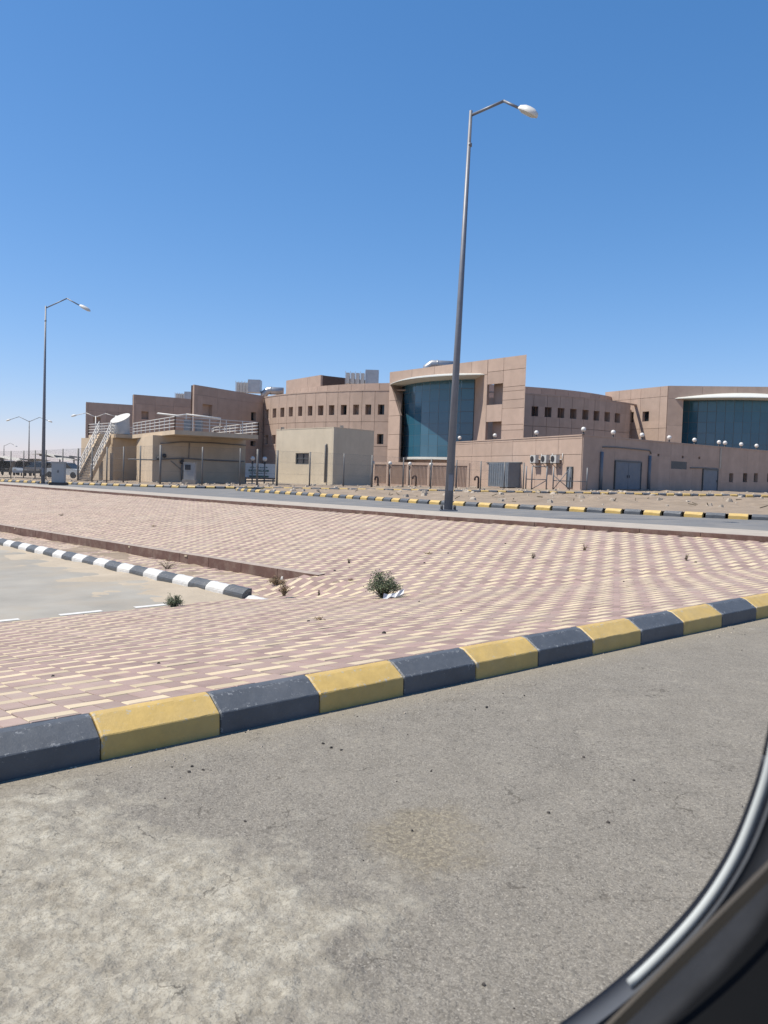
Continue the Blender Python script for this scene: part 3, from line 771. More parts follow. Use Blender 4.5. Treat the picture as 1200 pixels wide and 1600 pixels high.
def window(W, h, parent, deep=.45, frac=(0, 1), cross=False, frame=.07):
    a, b, c, d = h; L = b - a; a, b = a + L * frac[0], a + L * frac[1]
    mb = MB()
    for (p, q, r, s_) in ((a, a + frame, c, d), (b - frame, b, c, d), (a + frame, b - frame, c, c + frame), (a + frame, b - frame, d - frame, d)):
        vs = [W.w(p, r, -deep + .06), W.w(q, r, -deep + .06), W.w(q, s_, -deep + .06), W.w(p, s_, -deep + .06)]
        back = [W.w(p, r, -deep - .02), W.w(q, r, -deep - .02), W.w(q, s_, -deep - .02), W.w(p, s_, -deep - .02)]
        mb.add(vs + back, [(0, 1, 2, 3), (0, 4, 5, 1), (1, 5, 6, 2), (2, 6, 7, 3), (3, 7, 4, 0)])
    if cross:
        mq, mz = (a + b) / 2, (c + d) / 2
        mb.span(W.w(mq, c, -deep + .05), W.w(mq, d, -deep + .05), .06); mb.span(W.w(a, mz, -deep + .045), W.w(b, mz, -deep + .045), .06)
    o = mb.build('window', MAT['frame'], parent)
    g = MB(); g.add([W.w(a + .01, c + .01, -deep + .01), W.w(b - .01, c + .01, -deep + .01), W.w(b - .01, d - .01, -deep + .01), W.w(a + .01, d - .01, -deep + .01)], [(0, 1, 2, 3)])
    g.build('pane', MAT['glass_dark'], o)
    return o
def hole(W, x0, y0, x1, y1):
    a, z1 = W.uz(x0, y0); b, z0 = W.uz(x1, y1); a2, z1b = W.uz(x1, y0); _, z0b = W.uz(x0, y1)
    return (a, b, (z0 + z0b) / 2, (z1 + z1b) / 2)
def block(W, q0, q1, z0, z1, back, mat, parent, name, d0=-.47):
    """plain body of a building behind its panels"""
    mb = MB(); A = [W.w(q0, z0, d0), W.w(q1, z0, d0), W.w(q1, z0, -back), W.w(q0, z0, -back)]
    mb.prism(A, (0, 0, z1 - z0)); return mb.build(name, mat, parent)

FLOOR = .1
main = thing('main_building', (20, 96, FLOOR), 'large rose panelled institutional building with curved drum facade and teal curtain glass bays', 'building')
# --- drum
DR = Drum(Vector((xat(700, 120), 120.0)), 29.0)
ztop = DR.uz(560, 611)[1]; zr = [FLOOR, DR.uz(560, 697)[1], DR.uz(560, 659)[1], ztop]
lx = [408.6, 421, 434, 446, 460, 475, 490.5, 507.5, 525, 543.5, 562.5, 582.5, 606]
rx = [806, 829, 850, 870, 889, 907, 924, 941, 958, 979]
lw = [(412.5, 418), (424.2, 429.8), (436.2, 442.3), (449.3, 455.5), (463.8, 470), (478.8, 485.8), (494.5, 503), (511.5, 520), (530, 539), (549, 558), (568, 577), (587.5, 597.5)]
rw = [(826, 836.5), (846.5, 857), (866.5, 877), (886, 896), (905, 914.5), (922.5, 931.5), (939.5, 948), (955.5, 964)]
holes = []
zw1, zw0 = DR.uz(520, 633)[1], DR.uz(520, 648.5)[1]; zl1, zl0 = DR.uz(420, 680)[1], DR.uz(420, 694)[1]
wins = []
for i, (a, b) in enumerate(lw):
    h = (DR.q(a), DR.q(b), zw0, zw1); holes.append(h); wins.append((h, (.0, 1) if i < 3 else ((.5, 1), (.35, .9), (0, 1))[i % 3]))
    h = (DR.q(a), DR.q(b), zl0, zl1); holes.append(h); wins.append((h, (0, 1)))
zx1, zx0 = DR.uz(860, 636.5)[1], DR.uz(860, 652)[1]
for i, (a, b) in enumerate(rw):
    h = (DR.q(a), DR.q(b), zx0, zx1); holes.append(h); wins.append((h, ((.1, .9), (0, .85), (0, .5), (0, .55), (0, .3), (.45, .95), (0, .2), (.0, .4))[i]))
for xs in (lx, rx):
    for a, b in zip(xs, xs[1:]):
        for c, d in zip(zr, zr[1:]): panel(DR, DR.q(a), DR.q(b), c, d, holes, MAT['rose'], main, curve=True, deep=.7, gap=.02)
for h, fr in wins: window(DR, h, main, .7, fr)
def ring(rad, z0, z1, a0, a1, mat, name, n=60, top=True):
    D = Drum(DR.c, rad); mb = MB(); qs = lin(a0 * rad, a1 * rad, n)
    for a, b in zip(qs, qs[1:]):
        mb.add([D.w(a, z0), D.w(b, z0), D.w(b, z1), D.w(a, z1)], [(0, 1, 2, 3)], smooth=False)
        if top: mb.add([D.w(a, z1), D.w(b, z1), (DR.c.x, DR.c.y, z1)], [(0, 1, 2)])
    return mb.build(name, mat, main)
ring(DR.r - .72, FLOOR, ztop - .5, -1.7, 1.7, MAT['rose'], 'drum_core')
mb = MB()
for a, b in zip(lin(-1.6, 1.35, 70), lin(-1.6, 1.35, 70)[1:]):                       # coping on the lower parapet
    i, o_ = Drum(DR.c, DR.r - .3), Drum(DR.c, DR.r + .09)
    vs = [o_.w(a * o_.r, ztop - .02), o_.w(b * o_.r, ztop - .02), i.w(b * i.r, ztop - .02), i.w(a * i.r, ztop - .02)]
    mb.prism(vs, (0, 0, .14))
mb.build('coping', MAT['rose'], main)
D2R = Drum(DR.c, DR.r - 4.0); z2 = D2R.uz(560, 599.5)[1]; xs2 = lin(-1.15, 1.25, 31)
for a, b in zip(xs2, xs2[1:]): panel(D2R, a * D2R.r, b * D2R.r, ztop - .6, z2, [], MAT['rose'], main, curve=True, gap=.02)
ring(D2R.r - .25, ztop - .6, z2 - .4, -1.7, 1.7, MAT['rose'], 'drum_core')
# penthouse above the drum
PH = Wall(444, 116, 497.6, 108); zp = PH.uz(497, 586.5)[1]; qa, qb, qc = 0, PH.q(477), PH.L
block(PH, 0, PH.L, ztop - .5, zp - .05, 9, MAT['joint'], main, 'penthouse_core', -.3)
panel(PH, qa, qb, ztop, zp, [], MAT['rose'], main); panel(PH, qb, qc, ztop, zp, [], MAT['rose'], main)
P2 = Wall(497.8, 108, 541, 113); zp2 = zp; hh = hole(P2, 505.5, 595, 513, 601)
panel(P2, 0, P2.L, ztop, zp2, [hh], MAT['rose'], main, deep=.3); window(P2, hh, main, .3)
# --- stepped wing walls to the left of the drum
for i, (u0, Y0, u1, Y1, vt, hs, ws) in enumerate((
        (133, 126, 214, 129.5, 628, [(146, 652, 157, 664)], []),
        (206.6, 110, 306, 115, 616, [(221, 643, 232, 655)], []),
        (300.5, 95, 409, 106.5, 600.5, [(316, 632, 331, 652)], [(392, 644, 399.5, 657.5), (391, 689, 399, 697)]))):
    W_ = Wall(u0, Y0, u1, Y1); zt = W_.uz(u0 + .5, vt)[1]
    H = [hole(W_, *h) for h in hs]; HW = [hole(W_, *h) for h in ws]
    n = 3; qs = lin(0, W_.L, n + 1)
    if H: qs = [0, (H[0][0] - .8), (H[0][1] + .9), W_.L * .62, W_.L]
    qs = sorted(qs)
    zs = [FLOOR, (zt - FLOOR) * .36, (zt - FLOOR) * .78, zt]
    if H: zs[2] = H[0][3] + 1.0; zs[1] = H[0][2] - 1.2
    for a, b in zip(qs, qs[1:]):
        for c, d in zip(zs, zs[1:]): panel(W_, a, b, c, d, H + HW, MAT['rose'], main, deep=.46, gap=.008)
    mb = MB(); bk = Vector((W_.a.x / W_.a.y + .06, 1.0)) * 9
    A_, B_ = W_.w(.02, FLOOR, -.462), W_.w(W_.L - .02, FLOOR, -.462)
    mb.prism([A_, B_, B_ + Vector((bk.x, bk.y, 0)), A_ + Vector((bk.x, bk.y, 0))], (0, 0, zt - .06 - FLOOR)); mb.build('wing_body', MAT['rose'], main)
    for h in HW: window(W_, h, main, .44)
# --- tower with the glass bay
TW = Wall(604.5, 92.0, 815, 76.0); zt = TW.uz(815, 555)[1]; zb = 1.5
T = lambda u, v: TW.uz(u, v)
def poly_panel(W, pts, mat, parent, thick=.05, back=.25, name='wall_panel', shrink=.02):
    c = (sum(p[0] for p in pts) / len(pts), sum(p[1] for p in pts) / len(pts))
    pp = []
    for q, z in pts:
        dq = c[0] - q; dz = c[1] - z; pp.append((q + max(-shrink, min(shrink, dq)), z + max(-shrink, min(shrink, dz))))
    mb = MB(); mb.prism([W.w(q, z, -back) for q, z in pp], (W.n.x * (thick + back), W.n.y * (thick + back), 0)); return mb.build(name, mat, parent)
ql, qr, qe = T(624, 700)[0], T(760, 640)[0], TW.L
zc = T(640, 600)[1]
zcan = 11.45
# strip left of the bay, tapering at the top where the recess splays
zz = [zb, T(612, 702)[1], T(612, 679)[1], T(612, 650)[1]]
for c, d in zip(zz, zz[1:]): panel(TW, 0, ql, c, d, [], MAT['rose'], main)
q610 = T(611, 603)[0]
zj = T(612, 626)[1]
qm = ql + (q610 - ql) * (zj - zz[-1]) / (zcan - zz[-1])
poly_panel(TW, [(0, zz[-1]), (ql, zz[-1]), (qm, zj), (0, zj)], MAT['rose'], main)
poly_panel(TW, [(0, zj), (qm, zj), (q610, zcan), (0, zcan)], MAT['rose'], main)
top_q = [0, T(644, 590)[0], T(679, 590)[0], T(709, 590)[0], T(737, 590)[0], T(762, 590)[0]]
for a, b in zip(top_q, top_q[1:]): panel(TW, a, b, zcan, zt, [], MAT['rose'], main)
qx = [T(757, 600)[0], T(762, 600)[0], T(786.5, 600)[0], TW.L]
zrows = [zb, T(800, 672)[1], T(800, 663.5)[1], T(800, 638)[1], T(800, 624.5)[1], T(800, 611)[1], T(800, 604)[1], T(800, 577.5)[1], zt]
for c, d in zip(zrows, zrows[1:]): panel(TW, qx[2], qx[3], c, d, [], MAT['rose'], main, side_d=.03)
panel(TW, qx[1], qx[2], zrows[-2], zt, [], MAT['rose'], main)
sq1 = hole(TW, 763, 600, 786, 632); sq2 = hole(TW, 762, 659, 784.5, 690)
panel(TW, qx[1], qx[2], sq1[3], zrows[-2], [], MAT['rose'], main); panel(TW, qx[1], qx[2], sq2[3], sq1[2], [], MAT['rose'], main); panel(TW, qx[1], qx[2], zb, sq2[2], [], MAT['rose'], main)
DEEP = 2.2; qg = TW.uz(739.5, 640, -DEEP)[0]; qgl = TW.uz(624.5, 700, -DEEP + .3)[0]
poly_panel(TW, [(qx[0], zcan), (qx[0] + .35, zz[-1]), (qx[0] + .3, zb), (qx[1], zb), (qx[1], zcan)], MAT['rose'], main)
for lo_, pts in ((qgl, [(ql, zb), (ql, zz[-1]), (q610, zcan)]), (qg, [(qx[0] + .3, zb), (qx[0] + .35, zz[-1]), (qx[0], zcan)])):      # recess faces
    mb = MB()
    for (a, za), (b, zb_) in zip(pts, pts[1:]):
        mb.add([TW.w(a, za, .04), TW.w(b, zb_, .04), TW.w(lo_, zb_, -DEEP), TW.w(lo_, za, -DEEP)], [(0, 1, 2, 3)])
    mb.build('bay_reveal', MAT['rose'], main)
bkv = Vector((.145, 1.0, 0))
def core(q0, q1, d, z0, z1, back=3.0):
    p, q = TW.w(q0, z0, d), TW.w(q1, z0, d); mb = MB(); mb.prism([p, q, q + bkv * back, p + bkv * back], (0, 0, z1 - z0)); return mb.build('tower_core', MAT['rose'], main)
core(.03, qgl + .35, -.3, zb, zt - .1, .6); core(qx[1] + .02, TW.L - .84, -.9, zb, zt - .1); core(.03, TW.L - .3, -.27, zcan + .03, zt - .12, 2.6); core(.03, TW.L - .32, -.3, 0, zb - .03, 2.8)
core(TW.L - .012, TW.L + .05, .045, zb, zt, 3.4)
def glass_bay(W, q0, q1, z0, z1, d0, sag, nc, nr, parent):
    def pos(t, z, e=0): return W.w(q0 + (q1 - q0) * t, z, d0 + sag * (1 - (2 * t - 1) ** 2) + e)
    fr = MB()
    for i in range(nc + 1): fr.span(pos(i / nc, z0, -.03), pos(i / nc, z1, -.03), .06, .05)
    for j in range(nr + 1):
        z = z0 + (z1 - z0) * j / nr
        for i in range(nc): fr.span(pos(i / nc, z, -.03), pos((i + 1) / nc, z, -.03), .06, .05)
    bay = fr.build('curtain_glazing', MAT['frame'], parent)
    for i in range(nc):
        for j in range(nr):
            za, zc_ = z0 + (z1 - z0) * j / nr + .012, z0 + (z1 - z0) * (j + 1) / nr - .012; a, b = i / nc + .0016, (i + 1) / nc - .0016
            mb = MB(); mb.add([pos(a, za), pos(b, za), pos(b, zc_), pos(a, zc_)], [(0, 1, 2, 3)]); mb.build('pane', MAT['glass'], bay)
    led = MB()
    for i in range(nc):
        a, b = i / nc, (i + 1) / nc
        led.prism([pos(a, z0 - .28, .12), pos(b, z0 - .28, .12), pos(b, z0 - .28, -.8), pos(a, z0 - .28, -.8)], (0, 0, .26))
    led.build('sill', MAT['canopyw'], parent)
def canopy(W, q0, q1, z, sag, rise, d0, parent, n=36, thick=.16):
    mb = MB(); rows = 8; 
    def P(t, r, top):
        d = sag * (1 - (2 * t - 1) ** 2)
        h = rise * (1 - (2 * t - 1) ** 2) * (1 - (1 - r) ** 2) if False else rise * (1 - (2 * t - 1) ** 2) * (1 - r ** 2)
        return W.w(q0 + (q1 - q0) * t, z + (h + thick * (.35 if r > .99 else 1) if top else 0), d0 + (d - d0) * r if True else 0)
    V = {}
    for top in (0, 1):
        for i in range(n + 1):
            for j in range(rows + 1): V[top, i, j] = len(mb.v); mb.v.append(tuple(P(i / n, j / rows, top)))
    for i in range(n):
        for j in range(rows):
            for top in (0, 1):
                f = (V[top, i, j], V[top, i + 1, j], V[top, i + 1, j + 1], V[top, i, j + 1]); mb.f.append(f if top else f[::-1]); mb.mi.append(0); mb.sm.append(True)
        mb.f.append((V[0, i, rows], V[0, i + 1, rows], V[1, i + 1, rows], V[1, i, rows])); mb.mi.append(0); mb.sm.append(False)
    return mb.build('canopy', MAT['canopyw'], parent)
zg0 = T(680, 713.5)[1]
glass_bay(TW, qgl, qg + .3, zg0, zcan + .25, -DEEP + .25, 1.5, 9, 7, main)
canopy(TW, T(609, 600)[0], T(757.5, 600)[0], zcan, 2.3, .55, -2.4, main)
mb = MB(); mb.prism([TW.w(qgl - .1, 0, -DEEP + .2), TW.w(qg + .6, 0, -DEEP + .2), TW.w(qg + .6, 0, -3.4), TW.w(qgl - .1, 0, -3.4)], (0, 0, zg0 - .05)); mb.build('bay_base', MAT['rose'], main)
# --- right wing
RW1 = Wall(940, 105.5, 1037, 96.6); zrw = RW1.uz(1036, 603.5)[1]
HW = [hole(RW1, 981.5, 644, 990, 660), hole(RW1, 1004.5, 643, 1014, 658.5)]
qs = [0, RW1.q(962), RW1.q(980), RW1.q(995.5), RW1.q(1025.5), RW1.L]
zs = [FLOOR, RW1.uz(1010, 670)[1], RW1.uz(1010, 663)[1] + .05, RW1.uz(1010, 622)[1], zrw]
zs = [FLOOR, RW1.uz(1010, 670)[1], RW1.uz(1010, 622)[1], zrw]
for a, b in zip(qs, qs[1:]):
    for c, d in zip(zs, zs[1:]): panel(RW1, a, b, c, d, HW, MAT['rose'], main)
block(RW1, .02, RW1.L - .4, FLOOR, zrw - .06, 10, MAT['rose'], main, 'wing_body', -.46)
for h in HW: window(RW1, h, main, .44)
RW2 = Wall(1037.2, 96.6, 1310, 93.2); zgt = RW2.uz(1120, 623.5)[1]
qa, qb = RW2.uz(1064.5, 680, -.3)[0], RW2.q(1252)
for c, d in zip([FLOOR, 4.5, 8.2, zgt], [4.5, 8.2, zgt, zrw]):
    if d == zrw:
        for a, b in zip(lin(0, RW2.L, 6), lin(0, RW2.L, 6)[1:]): panel(RW2, a, b, c, d, [], MAT['rose'], main, gap=.01)
    else:
        panel(RW2, 0, qa, c, d, [], MAT['rose'], main, gap=.008); panel(RW2, qb, RW2.L, c, d, [], MAT['rose'], main, gap=.008)
mb = MB(); mb.prism([RW2.w(.3, FLOOR, -.3), RW2.w(qa - .02, FLOOR, -.3), RW2.w(qa - .02, FLOOR, -9), RW2.w(.3, FLOOR, -9)], (0, 0, zrw - .15))
mb.prism([RW2.w(qb + .02, FLOOR, -.3), RW2.w(RW2.L, FLOOR, -.3), RW2.w(RW2.L, FLOOR, -9), RW2.w(qb + .02, FLOOR, -9)], (0, 0, zrw - .15))
mb.prism([RW2.w(qa - .02, zgt + .02, -.26), RW2.w(qb + .02, zgt + .02, -.26), RW2.w(qb, zgt + .02, -9), RW2.w(qa, zgt + .02, -9)], (0, 0, zrw - zgt - .15))
mb.prism([RW2.w(qa + .02, FLOOR, -2.6), RW2.w(qb - .02, FLOOR, -2.6), RW2.w(qb - .02, FLOOR, -8), RW2.w(qa + .02, FLOOR, -8)], (0, 0, zgt - .1))
mb.build('wing_body', MAT['rose'], main)
glass_bay(RW2, qa + .02, qb - .02, 2.2, zgt - .1, -2.3, 2.2, 14, 7, main)
canopy(RW2, RW2.q(1047), RW2.q(1270), zgt - .05, 2.6, .75, -1.6, main)
# --- plant on the roofs
def roof_unit(u0, v0, u1, v1, Y, label, split=.45):
    a = at(u0, v1, Y); b = at(u1, v0, Y); r = thing('rooftop_unit', (a.x, Y, a.z - .2), label, 'air conditioner', 'rooftop plant')
    L = b.x - a.x; H = b.z - a.z
    mb = MB(); mb.box((a.x + L * (1 + split) / 2, Y, a.z + H / 2), (L * (1 - split), 1.8, H)); mb.build('casing', MAT['duct'], r)
    for k in range(4):
        mb = MB(); mb.box((a.x + L * split * (k + .45) / 4, Y, a.z + H * .38), (L * split / 4 * .7, 1.4, H * .76)); mb.build('condenser', MAT['acw'], r)
    for k in range(5):
        mb = MB(); x = a.x + L * split * k / 4; mb.span((x, Y - .9, a.z - .4), (x, Y - .9, a.z + H * .85), .06); mb.build('guard_post', MAT['rail'], r)
roof_unit(370, 594.5, 408, 613, 112, 'silver rooftop air unit above the wing wall beside the drum', .5)
roof_unit(276, 613, 300, 626, 118, 'pale rooftop air unit half hidden behind the stepped wing walls', .6)
roof_unit(540, 579.5, 592, 600, 106, 'large silver rooftop air unit above the drum parapet', .6)
for (u0, u1, v0, v1, Y, lab) in ((412, 443, 605, 616, 112, 'rounded silver roof duct between the drum and the stepped wing'), (666, 712, 563.5, 576, 97, 'rounded silver roof duct showing above the tower parapet')):
    a = at(u0, v1, Y); b = at(u1, v0, Y); r = thing('roof_duct', (a.x, Y, a.z - .3), lab, 'duct', 'rooftop plant')
    rad = (b.z - a.z); pts = [(a.x, Y, a.z - .6), (a.x + rad * .1, Y, a.z + rad * .1), (a.x + rad * .6, Y, a.z + rad * .5), (b.x, Y, a.z + rad * .45)]
    MB().tube(pts, rad * .5, 14).build('duct_run', MAT['duct'], r)
    MB().tube([(a.x + (b.x - a.x) * .35, Y, a.z + rad * .5), (a.x + (b.x - a.x) * .35 + .12, Y, a.z + rad * .5)], rad * .54, 14).build('flange', MAT['duct'], r)

# ------------------------------------------------------------------ service building in front: long low panel walls
ann = thing('service_building', (xat(908, 63), 63, .25), 'long low rose panelled service building with metal doors and globe lamps along its parapet', 'building')
AL = Wall(702, 84.5, 908, 63.0); AR = Wall(908, 63.0, 1330, 93.5); zA = AL.uz(907, 680.5)[1]; zA0 = .22
zr = [zA0, AL.uz(800, 712)[1], AL.uz(800, 690.5)[1], zA]
qs = [0] + [AL.q(u) for u in (737, 767, 800, 836, 871)] + [AL.L]
for a, b in zip(qs, qs[1:]):
    for c, d in zip(zr, zr[1:]): panel(AL, a, b, c, d, [], MAT['rose'], ann, gap=.016)
sl_h = [hole(AR, x0, 739.5, x1, 753.5) for x0, x1 in ((1139, 1144.5), (1160.5, 1166.5), (1177.5, 1183), (1198.5, 1204))]
vents = [hole(AR, x - 1.4, y, x + 1.4, y + 4) for x, y in ((1028, 709), (1066, 712), (1092, 713.5))]
lou = hole(AR, 1048, 721, 1072, 733)
qs = [0] + [AR.q(u) for u in (958, 1012, 1045, 1080, 1125, 1165, 1205, 1260)] + [AR.L]
for a, b in zip(qs, qs[1:]): panel(AR, a, b, zA0, zA, sl_h + vents + [lou], MAT['rose'], ann, gap=.008, deep=.3)
for h in sl_h: window(AR, h, ann, .28, (.15, .85))
mb = MB(); mb.prism([AL.w(.02, zA0, -.29), AL.w(AL.L - .35, zA0, -.29), AR.w(.6, zA0, -.32), AR.w(AR.L, zA0, -.32), AR.w(AR.L, zA0, -3.0), AL.w(AL.L, zA0, -.4) + Vector((1.5, 9, 0)), AL.w(.02, zA0, -3)], (0, 0, zA - .3 - zA0)); mb.build('building_core', MAT['rose'], ann)
for W_ in (AL, AR):
    mb = MB(); mb.prism([W_.w(0, zA - .01, .09), W_.w(W_.L, zA - .01, .09), W_.w(W_.L, zA - .01, -.28), W_.w(0, zA - .01, -.28)], (0, 0, .09 if W_ is AL else .085)); mb.build('coping', MAT['rose'], ann)
mb = MB(); mb.prism([AR.w(0, -.1, .3), AR.w(AR.L, -.1, .3), AR.w(AR.L, -.1, 1.4), AR.w(0, -.1, 1.4)], (0, 0, .42)); mb.build('plinth_walk', MAT['walk'], ann)
mb = MB(); mb.prism([AL.w(-3, -.1, .2), AL.w(AL.L, -.1, .2), AL.w(AL.L, -.1, 1.2), AL.w(-3, -.1, 1.2)], (0, 0, .42)); mb.build('plinth_walk', MAT['walk'], ann)
mb = MB()                                                       # louvred vent
for k in range(7): z = lou[2] + (lou[3] - lou[2]) * (k + .5) / 7; mb.span(AR.w(lou[0] + .02, z, .02), AR.w(lou[1] - .02, z, .02), .05, .12)
mb.build('louvre', MAT['frame'], ann)
def steel_door(W, x0, y0, x1, y1, parent, leaves=2, proud=.12, name='metal_door'):
    a, b, c, d = hole(W, x0, y0, x1, y1); 
    for k in range(leaves):
        p, q = a + (b - a) * k / leaves + .015, a + (b - a) * (k + 1) / leaves - .015
        mb = MB(); mb.prism([W.w(p, c, .05), W.w(q, c, .05), W.w(q, c, proud), W.w(p, c, proud)], (0, 0, d - c))
        o = mb.build(name, MAT['door'], parent)
        hb = MB(); hq = q - .12 if k == 0 else p + .12; hb.span(W.w(hq, c + (d - c) * .42, proud + .03), W.w(hq, c + (d - c) * .52, proud + .03), .04); hb.build('handle', MAT['steel'], o)
    mb = MB()
    for e in ((a - .09, a), (b, b + .09)): mb.prism([W.w(e[0], c, .04), W.w(e[1], c, .04), W.w(e[1], c, proud + .05), W.w(e[0], c, proud + .05)], (0, 0, d - c + .09))
    mb.prism([W.w(a, d, .04), W.w(b, d, .04), W.w(b, d, proud + .045), W.w(a, d, proud + .045)], (0, 0, .09)); mb.build('door_frame', MAT['frame'], parent)
steel_door(AR, 960.5, 722, 998, 764.5, ann); steel_door(AR, 1097.5, 734.5, 1118, 767, ann, 1); steel_door(AL, 889, 731, 894.5, 762, ann, 1)
a, b, c, d = hole(AL, 783, 723.5, 813, 761)
mb = MB(); mb.prism([AL.w(a, c, .1), AL.w(b, c, .1), AL.w(b, c, 1.3), AL.w(a, c, 1.3)], (0, 0, d - c)); lo_ = mb.build('door_lobby', MAT['door'], ann)
for k in range(9): mb = MB(); q = a + (b - a) * (k + .5) / 9; mb.span(AL.w(q, c + .1, 1.31), AL.w(q, d - .1, 1.31), .05, .03); mb.build('rib', MAT['door'], lo_)
for (W_, u, v0, v1) in ((AR, 938.5, 706, 766), (AR, 1013.5, 712, 767)):
    q, z1 = W_.uz(u, v0); _, z0 = W_.uz(u, v1); MB().tube([W_.w(q, z0, .14), W_.w(q, z1, .14)], .14, 10).build('downpipe', MAT['door'], ann)
for (W_, pts) in ((AR, ((940, 698.5), (962, 699), (1000, 702.5), (1014, 704), (1016, 709))), (AR, ((1077, 731), (1100, 731.5), (1121, 733))), (AL, ((762, 723), (790, 722.5), (817, 722.5)))):
    MB().tube([W_.w(*W_.uz(*p), .1) for p in pts], .05, 6).build('conduit', MAT['conduit'], ann)
q, z1 = AR.uz(1125.5, 700); _, z0 = AR.uz(1125.5, 732)
mb = MB(); mb.prism([AR.w(q - .14, z0, .06), AR.w(q + .14, z0, .06), AR.w(q + .14, z0, .1), AR.w(q - .14, z0, .1)], (0, 0, z1 - z0)); mb.build('downpipe', MAT['walk'], ann)
# globe lamps on the parapet
gm = MB().ball((0, 0, .40), .19, 16, 10).mesh('globe', MAT['globe']); gs = MB().tube([(0, 0, 0), (0, 0, .06), (0, 0, .24)], [.12, .07, .05], 10).mesh('lamp_stem', MAT['steel'])
def globe_lamp(p, label, group, post=0):
    g_ = thing('globe_lamp', p, label, 'lamp', group)
    for nm, me, dz in (('globe', gm, post), ('lamp_stem', gs, post)):
        o = link(nm, me, g_); o.matrix_world = Matrix.Translation((p[0], p[1], p[2] + dz))
    if post: MB().tube([p, (p[0], p[1], p[2] + post + .02)], .055, 8).build('post', MAT['conduit'], g_)
GP = 'globe lamps on the parapet'
for u, lab in ((715, 'white globe lamp on the sunlit parapet end below the tall glass bay'), (769.6, 'white globe lamp on the sunlit parapet below the tower square recesses'), (834, 'white globe lamp on the sunlit parapet above the split air conditioners')): globe_lamp(AL.w(AL.q(u), zA + .075, -.08), lab, GP)
globe_lamp(AL.w(AL.L, zA + .075, -.02), 'white globe lamp on the corner of the service building parapet', GP)
for u, lab in ((956, 'white globe lamp on the shaded parapet next to the wall corner, above the double door'), (1001, 'white globe lamp on the shaded parapet where double door and second downpipe meet'), (1043.6, 'white globe lamp on the shaded parapet above the louvred vent'), (1083, 'white globe lamp on the shaded parapet between louvred vent and single grey door'), (1156, 'white globe lamp on the shaded parapet above the first two slit windows'), (1180, 'white globe lamp on the shaded parapet above the third slit window')):
    globe_lamp(AR.w(AR.q(u), zA + .07, -.08), lab, GP)
for u, lab in ((1121.3, 'one of two close globe lamps, the one above the single grey door'), (1130.8, 'one of two close globe lamps, the one past the pale downpipe')): globe_lamp(AR.w(AR.q(u), zA + .07, -.08), lab, GP)
# split air conditioners
for u, lab in ((841.5, 'white split air conditioner on the sunlit wall, farthest from the wall corner'), (858.5, 'white split air conditioner on the sunlit wall, middle one of three'), (874, 'white split air conditioner on the sunlit wall, nearest the wall corner')):
    q, z = AL.uz(u, 717.5); p = AL.w(q, z, .42); r = thing('air_conditioner', AL.w(q, z - .4, .06), lab, 'air conditioner')
    rz = math.atan2(AL.t.y, AL.t.x)
    MB().box(p, (.82, .34, .66), rz).build('casing', MAT['acw'], r)
    f_ = MB(); c0 = AL.w(q - .1, z, .60); ax = Vector((AL.t.x, AL.t.y, 0)); nn = Vector((AL.n.x, AL.n.y, 0))
    f_.tube([c0, c0 + nn * .012], .26, 20); f_.build('fan_grille', MAT['steel'], r)
    for k in (-1, 1):
        mb = MB(); mb.span(AL.w(q + .28 * k, z - .36, .03), AL.w(q + .28 * k, z - .36, .62), .05); mb.span(AL.w(q + .28 * k, z - .75, .05), AL.w(q + .28 * k, z - .38, .5), .04); mb.build('bracket', MAT['conduit'], r)
    MB().tube([AL.w(q + .5, z, .3), AL.w(q + .62, z - .1, .14), AL.w(q + .62, z0 + .6, .12)], .04, 6).build('pipe', MAT['acw'], r)
# candy-cane vent pipes and lamps on posts by the ribbed wall
RB = Wall(581.5, 83, 704, 75.0)
zrb1 = RB.uz(640, 722.5)[1]; zrb0 = RB.uz(640, 760.5)[1] - .1
rib = thing('ribbed_wall', RB.w(RB.L / 2, zrb0), 'low rose precast boundary wall with vertical ribs below the glass bay', 'wall')
block(RB, 0, RB.L + 2, zrb0 - .3, zrb1 - .02, .35, MAT['rose'], rib, 'wall_body', -.12)
for x0, x1 in ((583, 606.5), (608.5, 638), (640, 671), (673, 702), (704, 733)):
    a, b = RB.q(x0), RB.q(x1); gx_ = .25
    for (p, q, r_, s_) in ((a, b, zrb1 - .25, zrb1), (a, b, zrb0 - .3, zrb0 + .3), (a, a + gx_, zrb0 + .3, zrb1 - .25), (b - gx_, b, zrb0 + .3, zrb1 - .25)):
        mb = MB(); mb.prism([RB.w(p, r_, -.115), RB.w(q, r_, -.115), RB.w(q, r_, .02), RB.w(p, r_, .02)], (0, 0, s_ - r_)); mb.build('panel_border', MAT['rose'], rib)
    n = int((b - a - 2 * gx_) / .17)
    for k in range(n):
        q = a + gx_ + (b - a - 2 * gx_) * (k + .5) / n; mb = MB(); mb.prism([RB.w(q - .05, zrb0 + .3, -.11), RB.w(q + .05, zrb0 + .3, -.11), RB.w(q + .03, zrb0 + .3, -.04), RB.w(q - .03, zrb0 + .3, -.04)], (0, 0, zrb1 - zrb0 - .55)); mb.build('rib', MAT['rose'], rib)
for u, wh in ((581.5, 'first'), (608.5, 'second'), (639.5, 'third'), (672.5, 'fourth')):
    p = at(u, 757, 73.5); globe_lamp((p.x, p.y, .1), 'white globe lamp on a post before the ribbed wall, %s from the cream box building' % wh, 'globe lamps before the ribbed wall', 1.75)
for u, v, wh in ((394, 748, 'pump house'), (413, 748, 'cream box building')):
    p = at(u, v, 64.5); globe_lamp((p.x, p.y, .0), 'white globe lamp on a thin post before the sign board, towards the %s' % wh, 'globe lamps before the sign', 1.75)
